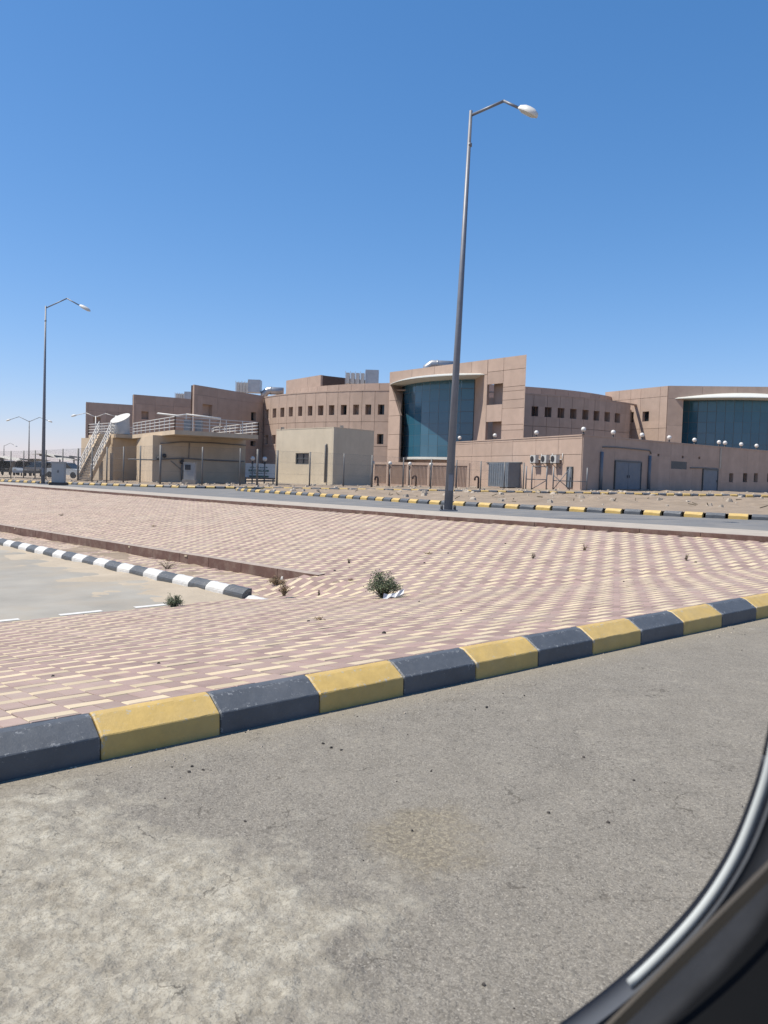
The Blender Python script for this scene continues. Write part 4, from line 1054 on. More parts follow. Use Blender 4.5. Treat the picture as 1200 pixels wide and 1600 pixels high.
for u, v0, v1, Y in ((590.5, 745, 758, 72), (649.5, 744, 760, 72), (747, 747, 766, 62)):
    b_ = at(u, v1, Y); t_ = at(u, v0, Y); h_ = t_.z - b_.z; z_ = z_up(b_.x, Y) - .02
    pts = [(b_.x, Y, z_), (b_.x, Y, z_ + h_ - .12)] + [(b_.x - .14 + .14 * math.cos(a), Y, z_ + h_ - .12 + .14 * math.sin(a)) for a in lin(.4, 3.1, 6)] + [(b_.x - .28, Y, z_ + h_ - .28)]
    r = thing('vent_pipe', (b_.x, Y, z_), 'brown hooked vent pipe standing ' + ({590.5: 'before the ribbed wall near the cream box building', 649.5: 'before the ribbed wall below the glass bay', 747: 'before the service building near its metal lobby'}[u]), 'pipe', 'hooked vent pipes')
    MB().tube(pts, .075, 8).build('hooked_tube', MAT['pipe'], r); MB().tube([(b_.x, Y, z_ - .02), (b_.x, Y, z_ + .05)], .14, 10).build('flange', MAT['pipe'], r)

# ------------------------------------------------------------------ cream box building
CL = Wall(430.5, 76, 519.8, 69); CR = Wall(519.8, 69, 582.5, 72.8); zC = CL.uz(519, 668.3)[1]; zc0 = -.1
cbx = thing('utility_building', CL.w(CL.L, 0), 'plain cream rendered box building with one square grey window', 'building')
hw = hole(CL, 462, 708, 482.5, 725.5)
panel(CL, 0, CL.L, zc0, zC, [hw], MAT['tan'], cbx, 'wall', gap=0, thick=0, deep=.2); panel(CR, 0, CR.L, zc0, zC, [], MAT['tan'], cbx, 'wall', gap=0, thick=.002)
window(CL, hw, cbx, .16, (0, 1), True, .09)
mb = MB(); bb = CR.w(CR.L, zc0, -7); mb.prism([CL.w(.05, zc0, -.25), CL.w(CL.L - .3, zc0, -.25), CR.w(.3, zc0, -.25), CR.w(CR.L - .02, zc0, -.25), bb, CL.w(.05, zc0, -7)], (0, 0, zC - zc0 - .3)); mb.build('building_core', MAT['tan'], cbx)
for W_, q0, q1 in ((CL, 0, CL.L), (CR, 0, CR.L)):
    mb = MB(); mb.prism([W_.w(q0, zC, .02), W_.w(q1, zC, .02), W_.w(q1, zC, -.22), W_.w(q0, zC, -.22)], (0, 0, .06 if W_ is CL else .055)); mb.build('coping', MAT['tan'], cbx)
q, z1 = CL.uz(511, 694); _, z0 = CL.uz(511, 754)
MB().tube([CL.w(q, z0, .12), CL.w(q, z1 - .1, .12), CL.w(q, z1, .02)], .09, 8).build('downpipe', MAT['conduit'], cbx)
for u in (440, 535): q, z = (CL if u < 519 else CR).uz(u, 671); W_ = CL if u < 519 else CR; MB().box(W_.w(q, zC + .14, -.1), (.3, .2, .22)).build('roof_outlet', MAT['walk'], cbx)
mb = MB(); mb.prism([CL.w(-.5, -.2, .05), CL.w(CL.L + .4, -.2, .05), CL.w(CL.L + .4, -.2, .7), CL.w(-.5, -.2, .7)], (0, 0, .33)); mb.build('plinth', MAT['walk'], cbx)
# sign board between the box building and the pump house
SG = Wall(383.5, 66, 430, 67.5); zs1, zs0 = SG.uz(400, 724)[1], SG.uz(400, 746)[1]
sg = thing('sign_board', SG.w(SG.L / 2, 0), 'white sign board with green band and lettering beside the cream box building', 'sign')
mb = MB(); mb.prism([SG.w(0, zs0, 0), SG.w(SG.L, zs0, 0), SG.w(SG.L, zs0, -.1), SG.w(0, zs0, -.1)], (0, 0, zs1 - zs0)); mb.build('board', MAT['sign'], sg)
def strip_on(q0, q1, z0, z1, m_, nm): mb = MB(); mb.prism([SG.w(q0, z0, .004), SG.w(q1, z0, .004), SG.w(q1, z0, .014), SG.w(q0, z0, .014)], (0, 0, z1 - z0)); return mb.build(nm, m_, sg)
HZ = zs1 - zs0
strip_on(SG.L * .1, SG.L * .78, zs0 + HZ * .42, zs0 + HZ * .56, MAT['green'], 'green_band'); strip_on(SG.L * .12, SG.L * .78, zs0 + HZ * .02, zs0 + HZ * .14, MAT['green'], 'green_band')
let = MB(); rnd = random.Random(4)
for z, h_ in ((.68, .07), (.26, .08), (.46, .05)):
    q = SG.L * .14
    while q < SG.L * .72:
        wq = rnd.uniform(.05, .16); zz_ = zs0 + HZ * (z + rnd.uniform(-.01, .03)); mat_i = 1 if z == .46 else 0
        let.prism([SG.w(q, zz_, .016), SG.w(q + wq, zz_, .016), SG.w(q + wq, zz_, .022), SG.w(q, zz_, .022)], (0, 0, HZ * h_ * rnd.uniform(.5, 1.2)), mat_i); q += wq + rnd.uniform(.02, .09)
o = let.build('lettering', [MAT['green'], MAT['sign']], sg, kind='stuff')
for q in (.1, SG.L - .1): mb = MB(); mb.span(SG.w(q, -.2, -.15), SG.w(q, zs1, -.15), .1); mb.build('leg', MAT['conduit'], sg)

# ------------------------------------------------------------------ pump house with railed flat roof
pump = thing('pump_house', (xat(272, 62), 62, 0), 'beige flat roofed pump house with white roof railings and outside stair', 'building')
zs_t = 4.05; zs_b = 3.72
Cn = Vector((xat(272, 60.0), 60.0)); Rn = Vector((xat(402, 64.2), 64.2)); Ln = Vector((xat(206, 71.5), 71.5))
back = (Rn - Cn) * .0 + Vector((0.5, 9.0))
mb = MB(); mb.prism([(p.x, p.y, zs_b) for p in (Ln, Cn, Rn, Rn + Vector((-5.5, 9.5)), Ln + Vector((6, 5)))], (0, 0, zs_t - zs_b)); mb.build('roof_slab', MAT['beige'], pump)
FW = Wall(238, 62.6, 383, 67.2)
qs = [0, FW.q(285), FW.q(330), FW.L]
panel(FW, 0, FW.L, -.1, zs_b - .002, [], MAT['beige'], pump, 'wall', gap=0, thick=0)
mb = MB(); A_, B_ = FW.w(.02, -.1, -.15), FW.w(FW.L - .02, -.1, -.15)
C_ = Vector((xat(213, 71.5), 71.5, -.1)); mb.prism([A_, B_, B_ + Vector((-2, 6, 0)), C_ + Vector((3, 3, 0)), C_], (0, 0, zs_b + .098)); mb.build('wall', MAT['beige'], pump)
LWl = Wall(176, 71.2, 213.5, 73.2)
panel(LWl, 0, LWl.L, -.1, zs_b - .004, [], MAT['beige'], pump, 'wall', gap=0, thick=0)
block(LWl, .02, LWl.L - .02, -.1, zs_b - .01, 5, MAT['beige'], pump, 'wall', -.15)
La = Vector((xat(138, 75.5), 75.5)); Lb = Vector((xat(180, 71), 71)); Lc = Lb + Vector((3, 3.2)); Ld = La + Vector((3.2, 3.4))
mb = MB(); mb.prism([(p.x, p.y, zs_b + .01) for p in (La, Lb, Lc, Ld)], (0, 0, zs_t - zs_b - .004)); mb.build('roof_slab', MAT['beige'], pump)
for u, v0, Y in ((157.5, 720, 69), (174.5, 708, 69.5), (146, 690, 75)):
    p = at(u, 746, Y); t_ = at(u, v0, Y); mb = MB(); mb.box((p.x, Y, (t_.z - .1) / 2), (.26, .26, t_.z + .1)); mb.build('support_post', MAT['walk'], pump)
# stair: two stringers, treads and hand rails, coming down towards the street
st0 = Vector((xat(154, 71.2), 71.2, zs_t)); st1 = Vector((xat(121.5, 64.8), 64.8, .05))
dv = st1 - st0; sx_ = Vector((1, 0, 0)) * .95
for k in (0, 1):
    mb = MB(); o_ = sx_ * k; mb.prism([st0 + o_, st1 + o_, st1 + o_ + Vector((0, 0, .42)), st0 + o_ + Vector((0, 0, .42 - .45)), ] if False else [st0 + o_ + Vector((0, 0, -.85)), st1 + o_ + Vector((0, 0, -.3)), st1 + o_ + Vector((0, 0, .35)), st0 + o_ + Vector((0, 0, .05))], (.12, 0, 0)); mb.build('stringer', MAT['beige'], pump)
for k in range(18):
    c = st0 + dv * ((k + .5) / 18); MB().box((c.x + .53, c.y, c.z - .02), (.9, .34, .2)).build('tread', MAT['beige'], pump)
def railing(pts, parent, h=1.0, rails=4, step=1.35):
    pts = [Vector(p) for p in pts]
    for a, b in zip(pts, pts[1:]):
        for r_ in range(rails):
            z = Vector((0, 0, h * (r_ + 1) / rails)); MB().span(a + z, b + z, .05).build('rail', MAT['rail'], parent)
        n = max(1, int((b - a).length / step))
        for k in range(n + 1): p = a + (b - a) * (k / n); MB().span(p, p + Vector((0, 0, h + .02)), .06).build('rail_post', MAT['rail'], parent)
def v3(p, z): return Vector((p.x, p.y, z))
railing([v3(Ln + (Cn - Ln) * .02, zs_t), v3(Cn, zs_t), v3(Rn, zs_t), v3(Rn + Vector((-5.5, 9.5)), zs_t), v3(Ln + Vector((6, 5)), zs_t)], pump)
railing([v3(Lb, zs_t), v3(La, zs_t), v3(Ld, zs_t)], pump)
railing([st0 + Vector((0, 0, .1)), st1 + Vector((0, 0, .2))], pump, .95, 3, 1.0); railing([st0 + sx_ + Vector((.12, 0, .1)), st1 + sx_ + Vector((.12, 0, .2))], pump, .95, 3, 1.0)
# pipework on the wall and roof
for pts, r_ in (([(250, 693), (285, 690.5), (330, 692), (383, 696)], .05), ([(200, 717.5), (238, 718.5), (285, 716), (330, 719), (380, 721)], .055), ([(285, 716), (283, 735), (283, 750)], .07), ([(295, 692), (294, 717)], .035), ([(266, 720), (290, 740)], .03)):
    MB().tube([FW.w(*FW.uz(*p), .12) for p in pts], r_, 6).build('pipe', MAT['conduit'], pump)
for u, v in ((256, 712), (283, 722), (247, 716)): q, z = FW.uz(u, v); MB().ball(FW.w(q, z, .15), .17, 8, 6).build('valve', MAT['steel'], pump)
for pts in ([(246, 647, 66), (246.5, 646, 66), (277, 649.5, 66), (291, 647.5, 66), (291, 660, 66)], [(291, 647.5, 66), (345, 654, 67), (343, 668, 67)]):
    MB().tube([at(*p) for p in pts], .075, 8).build('roof_pipe', MAT['rail'], pump)
for u, v, Y in ((293, 664, 65), (311, 665, 65.5)):
    p = at(u, v, Y); MB().box((p.x, Y, zs_t + .55), (.5, .5, 1.1)).build('pump_motor', MAT['door'], pump)
# white tank with slanted lid on the landing
tp = Vector((xat(188, 72.5), 72.5)); tk = thing('water_tank', (tp.x, tp.y, zs_t), 'white round roof tank with slanted oval lid beside the stair landing', 'tank')
mb = MB(); n = 28; rad = .78; vs = []
for k in range(n): a = 2 * math.pi * k / n; vs.append((tp.x + rad * math.cos(a), tp.y + rad * math.sin(a), zs_t + .05))
for k in range(n): a = 2 * math.pi * k / n; vs.append((tp.x - .08 + rad * 1.03 * math.cos(a), tp.y + rad * math.sin(a), zs_t + 1.45 + .22 * math.cos(a) + .42 * math.sin(a)))
mb.add(vs, [(k, (k + 1) % n, n + (k + 1) % n, n + k) for k in range(n)], smooth=True); mb.build('shell', MAT['acw'], tk)
mb = MB(); top = [Vector(v) + Vector((0, 0, .004)) for v in vs[n:]]; c = sum(top, Vector()) / n
ins = [c + (v - c) * 1.05 + Vector((0, 0, .05)) for v in top]; mb.add(top + ins + [c + Vector((0, 0, .12))], [(k, (k + 1) % n, n + (k + 1) % n, n + k) for k in range(n)] + [(n + k, n + (k + 1) % n, 2 * n) for k in range(n)], smooth=False); mb.build('lid', MAT['rail'], tk)
for k in range(6):
    a = 2 * math.pi * k / 6; MB().box((tp.x + .6 * math.cos(a), tp.y + .6 * math.sin(a), zs_t + .03), (.14, .14, .06)).build('foot', MAT['walk'], tk)
# electric kiosk in front of the pump house
kp = at(296.5, 751, 57.5); ek = thing('electric_kiosk', (kp.x, kp.y, .05), 'grey electric kiosk with meter openings in front of the pump house', 'electric box')
MB().box((kp.x, kp.y, .22), (.95, .6, .36)).build('base', MAT['walk'], ek); MB().box((kp.x, kp.y, .98), (.78, .5, 1.16)).build('housing', MAT['cab'], ek)
MB().box((kp.x - .1, kp.y - .26, 1.28), (.4, .03, .36)).build('meter_window', MAT['steel'], ek); MB().box((kp.x, kp.y, 1.59), (.86, .58, .06)).build('lid', MAT['cab'], ek)

# ------------------------------------------------------------------ chain-link fence
fence = thing('fence', (xat(250, 54), 54, .05), 'tall chain link fence on grey posts running past the pump house and box building', 'fence')
FP = [(-70, 80, 2.5), (17, 72, 2.5), (37, 70, 2.5), (55, 67.8, 2.5), (72, 65.8, 2.5), (98, 63.2, 2.55), (122, 61, 2.55), (144, 59, 2.6), (167, 57.5, 2.6), (193, 56, 2.6), (219, 55, 2.65), (250.5, 54, 2.7), (316, 54.8, 2.65), (375, 55.6, 2.62), (402, 56, 2.6), (433, 56.4, 2.55), (484, 57, 2.5), (537, 57.8, 2.45), (581, 59, 2.4), (630, 60, 2.3), (673.5, 60.5, 2.25), (713, 61, 2.2), (751, 61.2, 2.15), (788, 61.5, 2.1), (818, 61.2, 2.1)]
fpts = [Vector((xat(u, Y), Y, z_up(xat(u, Y), Y) - .02)) for u, Y, h_ in FP]; fh = [h_ for *_, h_ in FP]
for p, h_, fp in zip(fpts, fh, FP):
    big = fp[0] in (250.5, 122, 433, 581, 402)
    MB().tube([p + Vector((0, 0, -.2)), p + Vector((0, 0, h_))], .075 if big else .052, 8).build('post', MAT['conduit'], fence)
for a, b, ha, hb in zip(fpts, fpts[1:], fh, fh[1:]):
    mb = MB(); L = (b - a).length
    for t0 in (.04, .35, .68, .985): mb.span(a + Vector((0, 0, ha * t0)), b + Vector((0, 0, hb * t0)), .008)
    step = .11; H = (ha + hb) / 2; n = int((L + H) / step)
    for k in range(-int(H / step), int(L / step) + 1):
        for sgn in (1, -1):
            x0 = k * step; pts = []
            lo = max(0, -x0); hi = min(H * .985, L - x0)
            if hi - lo < .05: continue
            f0, f1 = (x0 + lo) / L, (x0 + hi) / L
            if sgn < 0: f0, f1 = 1 - f0, 1 - f1
            mb.span(a + (b - a) * f0 + Vector((0, 0, lo)), a + (b - a) * f1 + Vector((0, 0, hi)), .0032)
    mb.build('wire_mesh', MAT['wire'], fence, kind='stuff')
# open pipe frames with braces at the end of the fence
gate = thing('fence_gate', (xat(860, 60.8), 60.8, .2), 'galvanised pipe gate frames with crossed braces below the split air conditioners', 'gate')
GX = [822, 831, 854, 864.5, 890, 917]; gp = [Vector((xat(u, 60.6), 60.6, .25)) for u in GX]
for p in gp: MB().tube([p, p + Vector((0, 0, 1.95))], .05, 8).build('post', MAT['wire'], gate)
for a, b, zs_ in ((1, 2, (1.93, .95)), (0, 1, (.95,)), (3, 4, (.9,)), (4, 5, (.9, .08)), (1, 2, (.05,))):
    for z in zs_: MB().tube([gp[a] + Vector((0, 0, z)), gp[b] + Vector((0, 0, z))], .035, 6).build('rail', MAT['wire'], gate)
for a, b, z0_, z1_ in ((3, 4, .2, 1.9), (3, 4, 1.3, .3), (1, 2, .2, .9)): MB().tube([gp[a] + Vector((0, 0, z0_)), gp[b] + Vector((0, 0, z1_))], .03, 6).build('brace', MAT['wire'], gate)

# ------------------------------------------------------------------ street lamps
def lamp_post(u, vb, vt, Y, zb_, label, group=None, arm=1.7, both=False, r0=.115, r1=.042, lean=0.0, head=.85, col=None, name='street_lamp', armdir=Vector((1, 0, 0)), kink=.62, rise=.32, drop=.35):
    x = xat(u, Y); H = at(u, vt, Y).z - zb_; base = Vector((x, Y, zb_)); pm = col or MAT['pole']
    r = thing(name, base, label, 'street lamp', group); top = base + Vector((lean * H, 0, H))
    MB().tube([base + Vector((0, 0, .02)), base + (top - base) * .5, top], [r0, (r0 + r1) / 2, r1], 12).build('pole', pm, r)
    MB().tube([top - Vector((0, 0, .9)), top - Vector((0, 0, .82))], r1 * 1.35, 12).build('collar', pm, r)
    if group is None and Y < 60:
        MB().box(base + Vector((0, 0, .025)), (.46, .46, .03)).build('base_plate', pm, r)
        for i in (-1, 1):
            for j in (-1, 1): MB().tube([base + Vector((i * .17, j * .17, .03)), base + Vector((i * .17, j * .17, .16))], .022, 6).build('anchor_bolt', MAT['steel'], r)
        MB().box(base + Vector((lean * .6 + .02, -r0 * .93, .75)), (.11, .05, .42)).build('access_door', pm, r)
    for sgn in ((1, -1) if both else (1,)):
        d = armdir * sgn; s0 = top - Vector((0, 0, .12)); k_ = s0 + d * arm * kink + Vector((0, 0, arm * rise)); e = s0 + d * arm + Vector((0, 0, arm * rise * drop))
        MB().tube([s0, k_], .036, 8).build('arm', pm, r); MB().tube([k_, e], .034, 8).build('arm', pm, r)
        hd = (e - k_).normalized(); n_ = 20; c = e + hd * head * .45; upv = Vector((0, 0, 1)); sd = hd.cross(upv).normalized(); nu = sd.cross(hd)
        mb = MB(); mbl = MB(); ringv = lambda f, z: [c + hd * (head * .5 * f * math.cos(2 * math.pi * k / n_)) + sd * (head * .26 * f * math.sin(2 * math.pi * k / n_) * (1 + .15 * math.cos(2 * math.pi * k / n_))) + nu * z for k in range(n_)]
        R0, R1, R2, R3 = ringv(.96, -.03), ringv(1.0, .0), ringv(.9, .07), ringv(.5, .125)
        vs = R0 + R1 + R2 + R3; fs = [(j * n_ + k, j * n_ + (k + 1) % n_, (j + 1) * n_ + (k + 1) % n_, (j + 1) * n_ + k) for j in range(3) for k in range(n_)] + [tuple(range(3 * n_, 4 * n_))]
        mb.add(vs, fs, smooth=True); mb.build('lamp_head', MAT['lampw'], r)
        L0, L1 = ringv(.94, -.028), ringv(.55, -.075)
        mbl.add(L0 + L1, [(k, n_ + k, n_ + (k + 1) % n_, (k + 1) % n_) for k in range(n_)] + [tuple(reversed(range(n_, 2 * n_)))], smooth=True); mbl.build('lens', MAT['lampl'], r)
    return r
lamp_post(702, 800, 172, 21.0, z_up(1.7, 21) + .025, 'tall grey street lamp standing on the pale walk above the paved bank', lean=.022, arm=1.3, head=.6, armdir=Vector((1, -.55, 0)).normalized(), kink=.68, rise=.15, drop=-.3)
lamp_post(67.5, 757, 478, 47.5, z_up(xat(67, 47.5), 0) + .025, 'tall grey street lamp beside the grey electric cabinet', lean=.004, arm=2.0, head=.74, kink=.62, rise=.3)
lamp_post(45, 742, 657.5, 112, -.2, 'slim double armed street lamp behind the chain link fence', arm=2.6, both=True, r0=.11, r1=.05, head=.7, kink=.55, rise=.25, col=MAT['conduit'])
lamp_post(148.5, 745, 650, 92, -.2, 'pale double armed street lamp beside the stepped wing wall', arm=2.2, both=True, r0=.11, r1=.06, head=.7, kink=.5, rise=.2, col=MAT['rail'])
lamp_post(6, 742, 696, 170, -.2, 'faint distant street lamp beyond the parking shades', arm=2.2, r0=.12, r1=.06, head=.75, kink=.6, rise=.3, col=MAT['conduit'])
# grey cabinet on the walk
cp_ = Vector((xat(92, 45.3), 45.3, z_up(xat(92, 45.3), 0) + .02)); cb = thing('electric_cabinet', cp_, 'grey steel electric cabinet on a dark plinth beside the left street lamp', 'electric box')
cb['label'] = 'grey steel electric cabinet on a dark plinth on the pale walk'
MB().box(cp_ + Vector((0, 0, .08)), (.86, .66, .16)).build('plinth', MAT['steel'], cb); MB().box(cp_ + Vector((0, 0, .72)), (.66, .5, 1.12), .15).build('housing', MAT['cab'], cb)
MB().box(cp_ + Vector((0, 0, 1.3)), (.72, .56, .05), .15).build('lid', MAT['cab'], cb); MB().box(cp_ + Vector((.06, -.27, .78)), (.04, .02, .14), .15).build('handle', MAT['steel'], cb)

# ------------------------------------------------------------------ parking shades and parked cars behind the fence
for i, (u0, u1, Y, v_) in enumerate(((-90, 62, 92, 712), (66, 134, 88, 709))):
    x0, x1 = xat(u0, Y), xat(u1, Y); zt_ = at((u0 + u1) / 2, v_, Y).z
    sh = thing('parking_shade', (x0, Y, -.2), ('long pale fabric parking shade at the far end of the fence', 'pale curved fabric parking shade beside the pump house stair')[i], 'shade canopy')
    mb = MB(); n = 24; mrow = 8; vs = []
    for a in range(n + 1):
        for b in range(mrow + 1):
            s_ = a / n; t_ = b / mrow; vs.append((x0 + (x1 - x0) * s_, Y - 3 + 6 * t_, zt_ - .35 * t_ - .25 * (1 - t_) ** 3 + .22 * math.sin(s_ * math.pi * (4 if i == 0 else 2)) - .35 * (s_ if i else 0)))
    mb.add(vs, [(a * (mrow + 1) + b, (a + 1) * (mrow + 1) + b, (a + 1) * (mrow + 1) + b + 1, a * (mrow + 1) + b + 1) for a in range(n) for b in range(mrow)], smooth=True); mb.build('fabric', MAT['fabric'], sh)
    for k in range(5 if i == 0 else 3):
        x = x0 + (x1 - x0) * (k + .5) / (5 if i == 0 else 3); MB().tube([(x, Y + 2.8, -.3), (x, Y + 2.8, zt_ - .42), (x, Y - 2.5, zt_ - .28)], .08, 8).build('post', MAT['conduit'], sh)
def car(u, Y, col, label, rz=0.0, s_=1.0):
    x = xat(u, Y); z = -.2; r = thing('parked_car', (x, Y, z), label, 'car', 'cars under the parking shades')
    pm = M('car_paint', col, .3, .03, 2, 0); cz, sz = math.cos(rz), math.sin(rz)
    def tr(a, b, c): return (x + (a * cz - b * sz) * s_, Y + (a * sz + b * cz) * s_, z + c * s_)
    prof = [(-2.25, .35), (-2.25, .78), (-2.1, .95), (-1.2, 1.02), (1.25, 1.0), (2.1, .85), (2.25, .6), (2.25, .35)]
    roof = [(-1.9, .98), (-1.35, 1.5), (-.4, 1.62), (.5, 1.55), (1.25, .98)]
    for nm, pr, w_, m_ in (('body', prof, .88, pm), ('cabin', roof, .76, MAT['glass_dark'])):
        mb = MB(); mb.prism([tr(a, -w_, c) for a, c in pr], Vector(tr(0, w_, 0)) - Vector(tr(0, -w_, 0))); mb.build(nm, m_, r)
    mb = MB(); mb.prism([tr(a, -.77, c) for a, c in ((-1.35, 1.5), (-.4, 1.62), (.5, 1.55), (.5, 1.6), (-.4, 1.67), (-1.35, 1.55))], Vector(tr(0, .77, 0)) - Vector(tr(0, -.77, 0))); mb.build('roof', pm, r)
    for a in (-1.4, 1.4):
        for b in (-.9, .74): MB().tube([tr(a, b, .33), tr(a, b + .16, .33)], .33 * s_, 14).build('wheel', MAT['black_r'], r)
    for b in (-.62, .62): MB().box(tr(2.26, b, .72), (.05, .3, .14), rz).build('headlight', MAT['lampl'], r)
car(38, 91, (.45, .50, .56), 'silver blue car parked under the long shade', -1.3); car(10, 94, (.06, .06, .065), 'black car parked under the long shade', -1.4)
car(56, 90, (.10, .09, .085), 'dark brown car parked under the long shade', -1.35)
car(104, 84, (.50, .53, .55), 'pale silver car parked beside the pump house stair', -.25); car(78, 88, (.05, .055, .07), 'dark navy car parked between the two shades', -1.2)

# ------------------------------------------------------------------ weeds, shrub, litter
def shrub(name, p, wid, hgt, nstem, nleaf, label, cat, leafm, stemm, leaf=(.016, .005), up=.6, group=None, seed=1):
    rnd = random.Random(seed); p = Vector(p); r = thing(name, p, label, cat, group); ms = MB(); ml = MB()
    for _ in range(nstem):
        a = rnd.uniform(0, 6.283); out = rnd.random() ** .6; tip = p + Vector((math.cos(a) * wid / 2 * out, math.sin(a) * wid / 2 * out, hgt * (1 - .62 * out ** 2) * rnd.uniform(.65, 1.15)))
        mid_ = p + (tip - p) * .5 + Vector((rnd.uniform(-.1, .1) * wid, rnd.uniform(-.1, .1) * wid, hgt * .12))
        ms.tube([p + Vector((rnd.uniform(-.02, .02), rnd.uniform(-.02, .02), -.01)), mid_, tip], [.0035, .0025, .001], 4, cap=False)
        for _k in range(nleaf):
            t_ = rnd.random() ** .6; q = (p + (mid_ - p) * (t_ * 2)) if t_ < .5 else mid_ + (tip - mid_) * (t_ * 2 - 1)
            q = q + Vector((rnd.gauss(0, .02), rnd.gauss(0, .02), rnd.gauss(0, .018))) * (wid / .5)
            d = Vector((rnd.gauss(0, 1), rnd.gauss(0, 1), rnd.gauss(up, 1))).normalized(); e = d.cross(Vector((rnd.gauss(0, 1), rnd.gauss(0, 1), rnd.gauss(0, 1)))).normalized()
            L, W_ = leaf[0] * rnd.uniform(.6, 1.4), leaf[1] * rnd.uniform(.7, 1.3)
            ml.add([q, q + d * L * .5 + e * W_, q + d * L, q + d * L * .5 - e * W_], [(0, 1, 2, 3)])
    ms.build('stems', stemm, r, kind='stuff')
    if ml.v: ml.build('foliage', leafm, r, kind='stuff')
    return r
def any_point(u, v, zf):
    r = ray(u, v); Y = 3.5
    while Y < 80:
        q = Vector((r.x * Y / r.y, Y, EYE + r.z * Y / r.y))
        if q.z < zf(q.x, q.y): return Vector((q.x, q.y, zf(q.x, q.y)))
        Y += .02
sb_p = pave_point(598, 934)
sc_ = sb_p.y / 1250
shrub('green_shrub', sb_p, 64 * sc_, 40 * sc_, 80, 46, 'bushy grey green shrub growing out of the paving beside a white paper scrap', 'shrub', MAT['leaf'], MAT['stem'], (.020, .0055), seed=3)
sp2 = any_point(271, 951, z_park); k2 = sp2.y / 1250
shrub('green_shrub', sp2, 34 * k2, 24 * k2, 46, 34, 'small round grey green bush at the edge of the car park asphalt', 'shrub', MAT['leaf'], MAT['stem'], (.016, .0045), seed=5)
sp3 = any_point(444, 930, z_strip); k3 = sp3.y / 1250
shrub('dry_bush', sp3, 24 * k3, 22 * k3, 40, 16, 'dry straw coloured bush at the end of the black and white kerb', 'dry bush', MAT['twig'], MAT['twig'], (.018, .003), seed=6)
sp4 = any_point(432, 914, z_strip); k4 = sp4.y / 1250
shrub('dry_bush', sp4, 34 * k4, 13 * k4, 46, 22, 'flat tuft of dry yellow grass against the maroon retaining edge', 'dry bush', MAT['twig'], MAT['twig'], (.022, .003), seed=7)
sp5 = any_point(262, 889, z_strip); k5 = sp5.y / 1250
shrub('dry_bush', sp5, 46 * k5, 18 * k5, 22, 5, 'sparse dry brown twigs in the sand below the retaining edge', 'dry bush', MAT['twig'], MAT['stem'], (.018, .003), seed=8)
for i, (u, v, wd, ht, m1, lab) in enumerate((
        (669, 866, 18, 5, 'twig', 'flat dry yellow tuft in the bank paving between lamp post and green shrub'), (545, 880, 9, 8, 'stem', 'small dark dry sprig in the bank paving above the retaining edge end'),
        (833, 873, 11, 10, 'stem', 'dry dark sprig on the sunny bank near the flat yellow tuft'), (913, 860, 16, 13, 'twig', 'taller dry sprig on the bank below the pale walk'),
        (1072, 876, 9, 11, 'stem', 'dry dark sprig on the bank near the curb end of the paving'), (500, 969, 28, 4, 'twig', 'flat patch of dry yellow grass in the lower paving'),
        (498, 931, 6, 9, 'stem', 'tiny dark sprig between the retaining edge end and the green shrub'), (548, 907, 12, 3, 'twig', 'thin dry yellow tuft beside the end of the retaining edge'),
        (240, 823, 14, 3, 'twig', 'thin dry tuft on the bank above the black and white kerb'), (96, 806, 12, 4, 'stem', 'low brown dead tuft on the bank near the grey cabinet'))):
    p_ = pave_point(u, v); k_ = p_.y / 1250
    shrub('dry_weed', p_, wd * k_, ht * k_, 12, 4, lab, 'weed', MAT[m1], MAT[m1], (.018, .003), seed=20 + i)
# white paper scrap beside the shrub
pa, pb = pave_point(598, 937), pave_point(630, 934)
pap = MB(); n = 5; vs = []
for i, (h0, h1, dp) in enumerate(((.012, .075, .03), (.004, .05, .05), (.03, .062, .03), (.012, .06, .06), (.03, .095, .03), (.05, .10, .05))):
    b_ = pa + (pb - pa) * (i / n); vs += [(b_.x, b_.y - .01 * (i % 2), b_.z + h0), (b_.x + .012, b_.y + dp, b_.z + h1)]
pap.add(vs, [(2 * i, 2 * i + 2, 2 * i + 3, 2 * i + 1) for i in range(n)])
pap.build('paper_scrap', MAT['paper'], label='crumpled white paper scrap caught at the foot of the green shrub', cat='litter')
wr = any_point(442, 906, z_strip)
ro = rocks('white_stone', [(wr.x, wr.y, wr.z + .02, .055)], MAT['paper'], label='white stone lying against the maroon retaining edge', cat='stone')

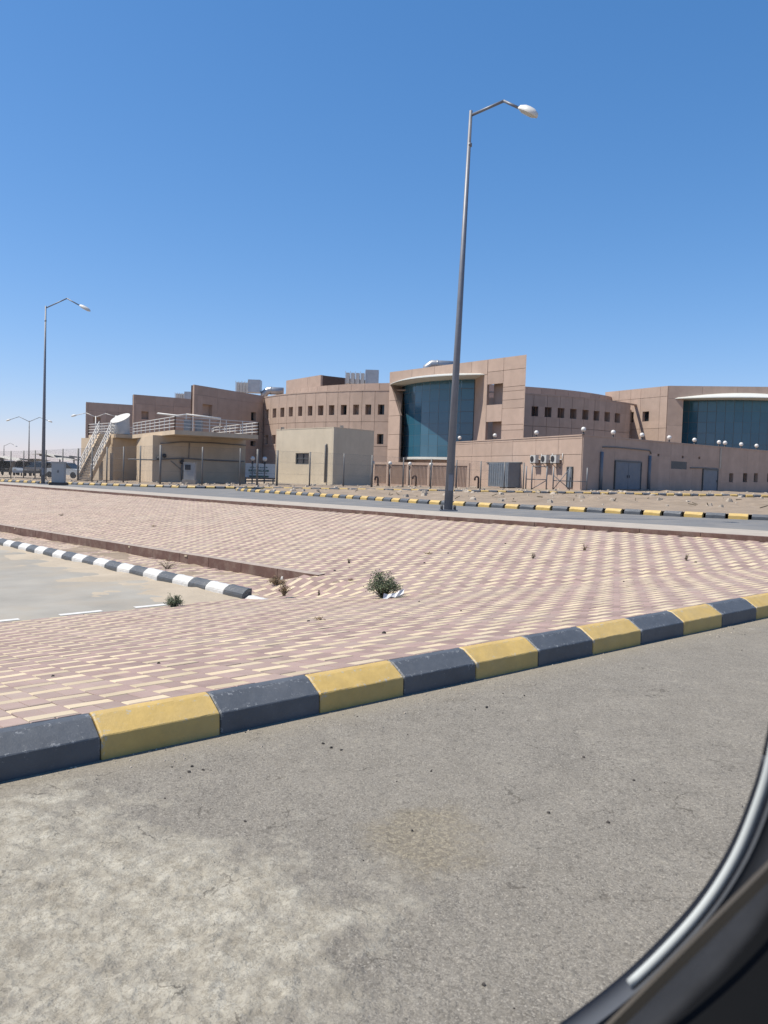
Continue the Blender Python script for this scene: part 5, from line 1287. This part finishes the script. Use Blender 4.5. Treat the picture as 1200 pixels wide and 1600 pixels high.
# ------------------------------------------------------------------ car door: the window corner of the vehicle the photograph was taken from
cd = thing('car_door', at(1100, 1500, .42), 'dark car door window corner with a thin pale trim line', 'car door')
def bez(pts, n):
    out = []
    P = [pts[0]] + list(pts) + [pts[-1]]
    for i in range(1, len(P) - 2):
        for k in range(n):
            t_ = k / n; a, b, c, d = P[i - 1], P[i], P[i + 1], P[i + 2]
            out.append(tuple(.5 * (2 * b[m_] + (c[m_] - a[m_]) * t_ + (2 * a[m_] - 5 * b[m_] + 4 * c[m_] - d[m_]) * t_ ** 2 + (3 * b[m_] - a[m_] - 3 * c[m_] + d[m_]) * t_ ** 3) for m_ in range(2)))
    out.append(tuple(pts[-1])); return out
path = bez([(1262, 800), (1245, 930), (1228, 1060), (1203, 1190), (1180, 1265), (1148, 1340), (1104, 1410), (1050, 1473), (984, 1537), (905, 1600), (800, 1672), (650, 1740)], 6)
def off_px(d):
    out = []
    for i, p in enumerate(path):
        a, b = path[max(i - 1, 0)], path[min(i + 1, len(path) - 1)]; L = math.hypot(b[0] - a[0], b[1] - a[1]); out.append((p[0] - (b[1] - a[1]) / L * d * -1, p[1] + (b[0] - a[0]) / L * d * -1))
    return out
def band(d0, Y0, d1, Y1, thick, mat, name):
    A, B = off_px(d0), off_px(d1); mb = MB(); n = len(path)
    vs = [at(*p, Y0) for p in A] + [at(*p, Y1) for p in B] + [at(*p, Y1) + Vector((0, thick, 0)) for p in B] + [at(*p, Y0) + Vector((0, thick, 0)) for p in A]
    mb.add(vs, [(j * n + i, j * n + i + 1, ((j + 1) % 4) * n + i + 1, ((j + 1) % 4) * n + i) for j in range(4) for i in range(n - 1)], smooth=True)
    return mb.build(name, mat, cd)
DK = M('door_dark_grey', (.085, .093, .108), .7, .15, 12, .1, 300, .0004, spec=.2); NB = M('door_cabin_shade', (.0045, .005, .006), .8, .15, 12, .1, 300, .0004, spec=.08)  # the panel's near-black colour stands in for the shade of the unbuilt cabin
MB().tube([at(*p, .425) for p in path[:6 * 8 + 1]], .0024, 8).build('window_trim', M('pale_trim', (.56, .59, .58), .75, .04, 20, 0, spec=.2), cd)
band(4, .43, 46, .405, .012, DK, 'window_seal'); band(46, .404, 95, .37, .014, M('door_grey', (.026, .028, .033), .8, .2, 40, .2, 300, .0004, spec=.15), 'inner_frame')
mb = MB(); mb.span(at(860, 1702, .372), at(1300, 1262, .350), .004, .0045); mb.build('belt_strip', M('brown_strip', (.075, .062, .045), .5, .1, 30, 0), cd)
mb = MB(); pl = [at(*p, .368) for p in off_px(92)] + [at(640, 2300, .36), at(1560, 2300, .36), at(1560, 800, .36)]; mb.prism(pl, (0, -.05, 0)); mb.build('door_panel', NB, cd)
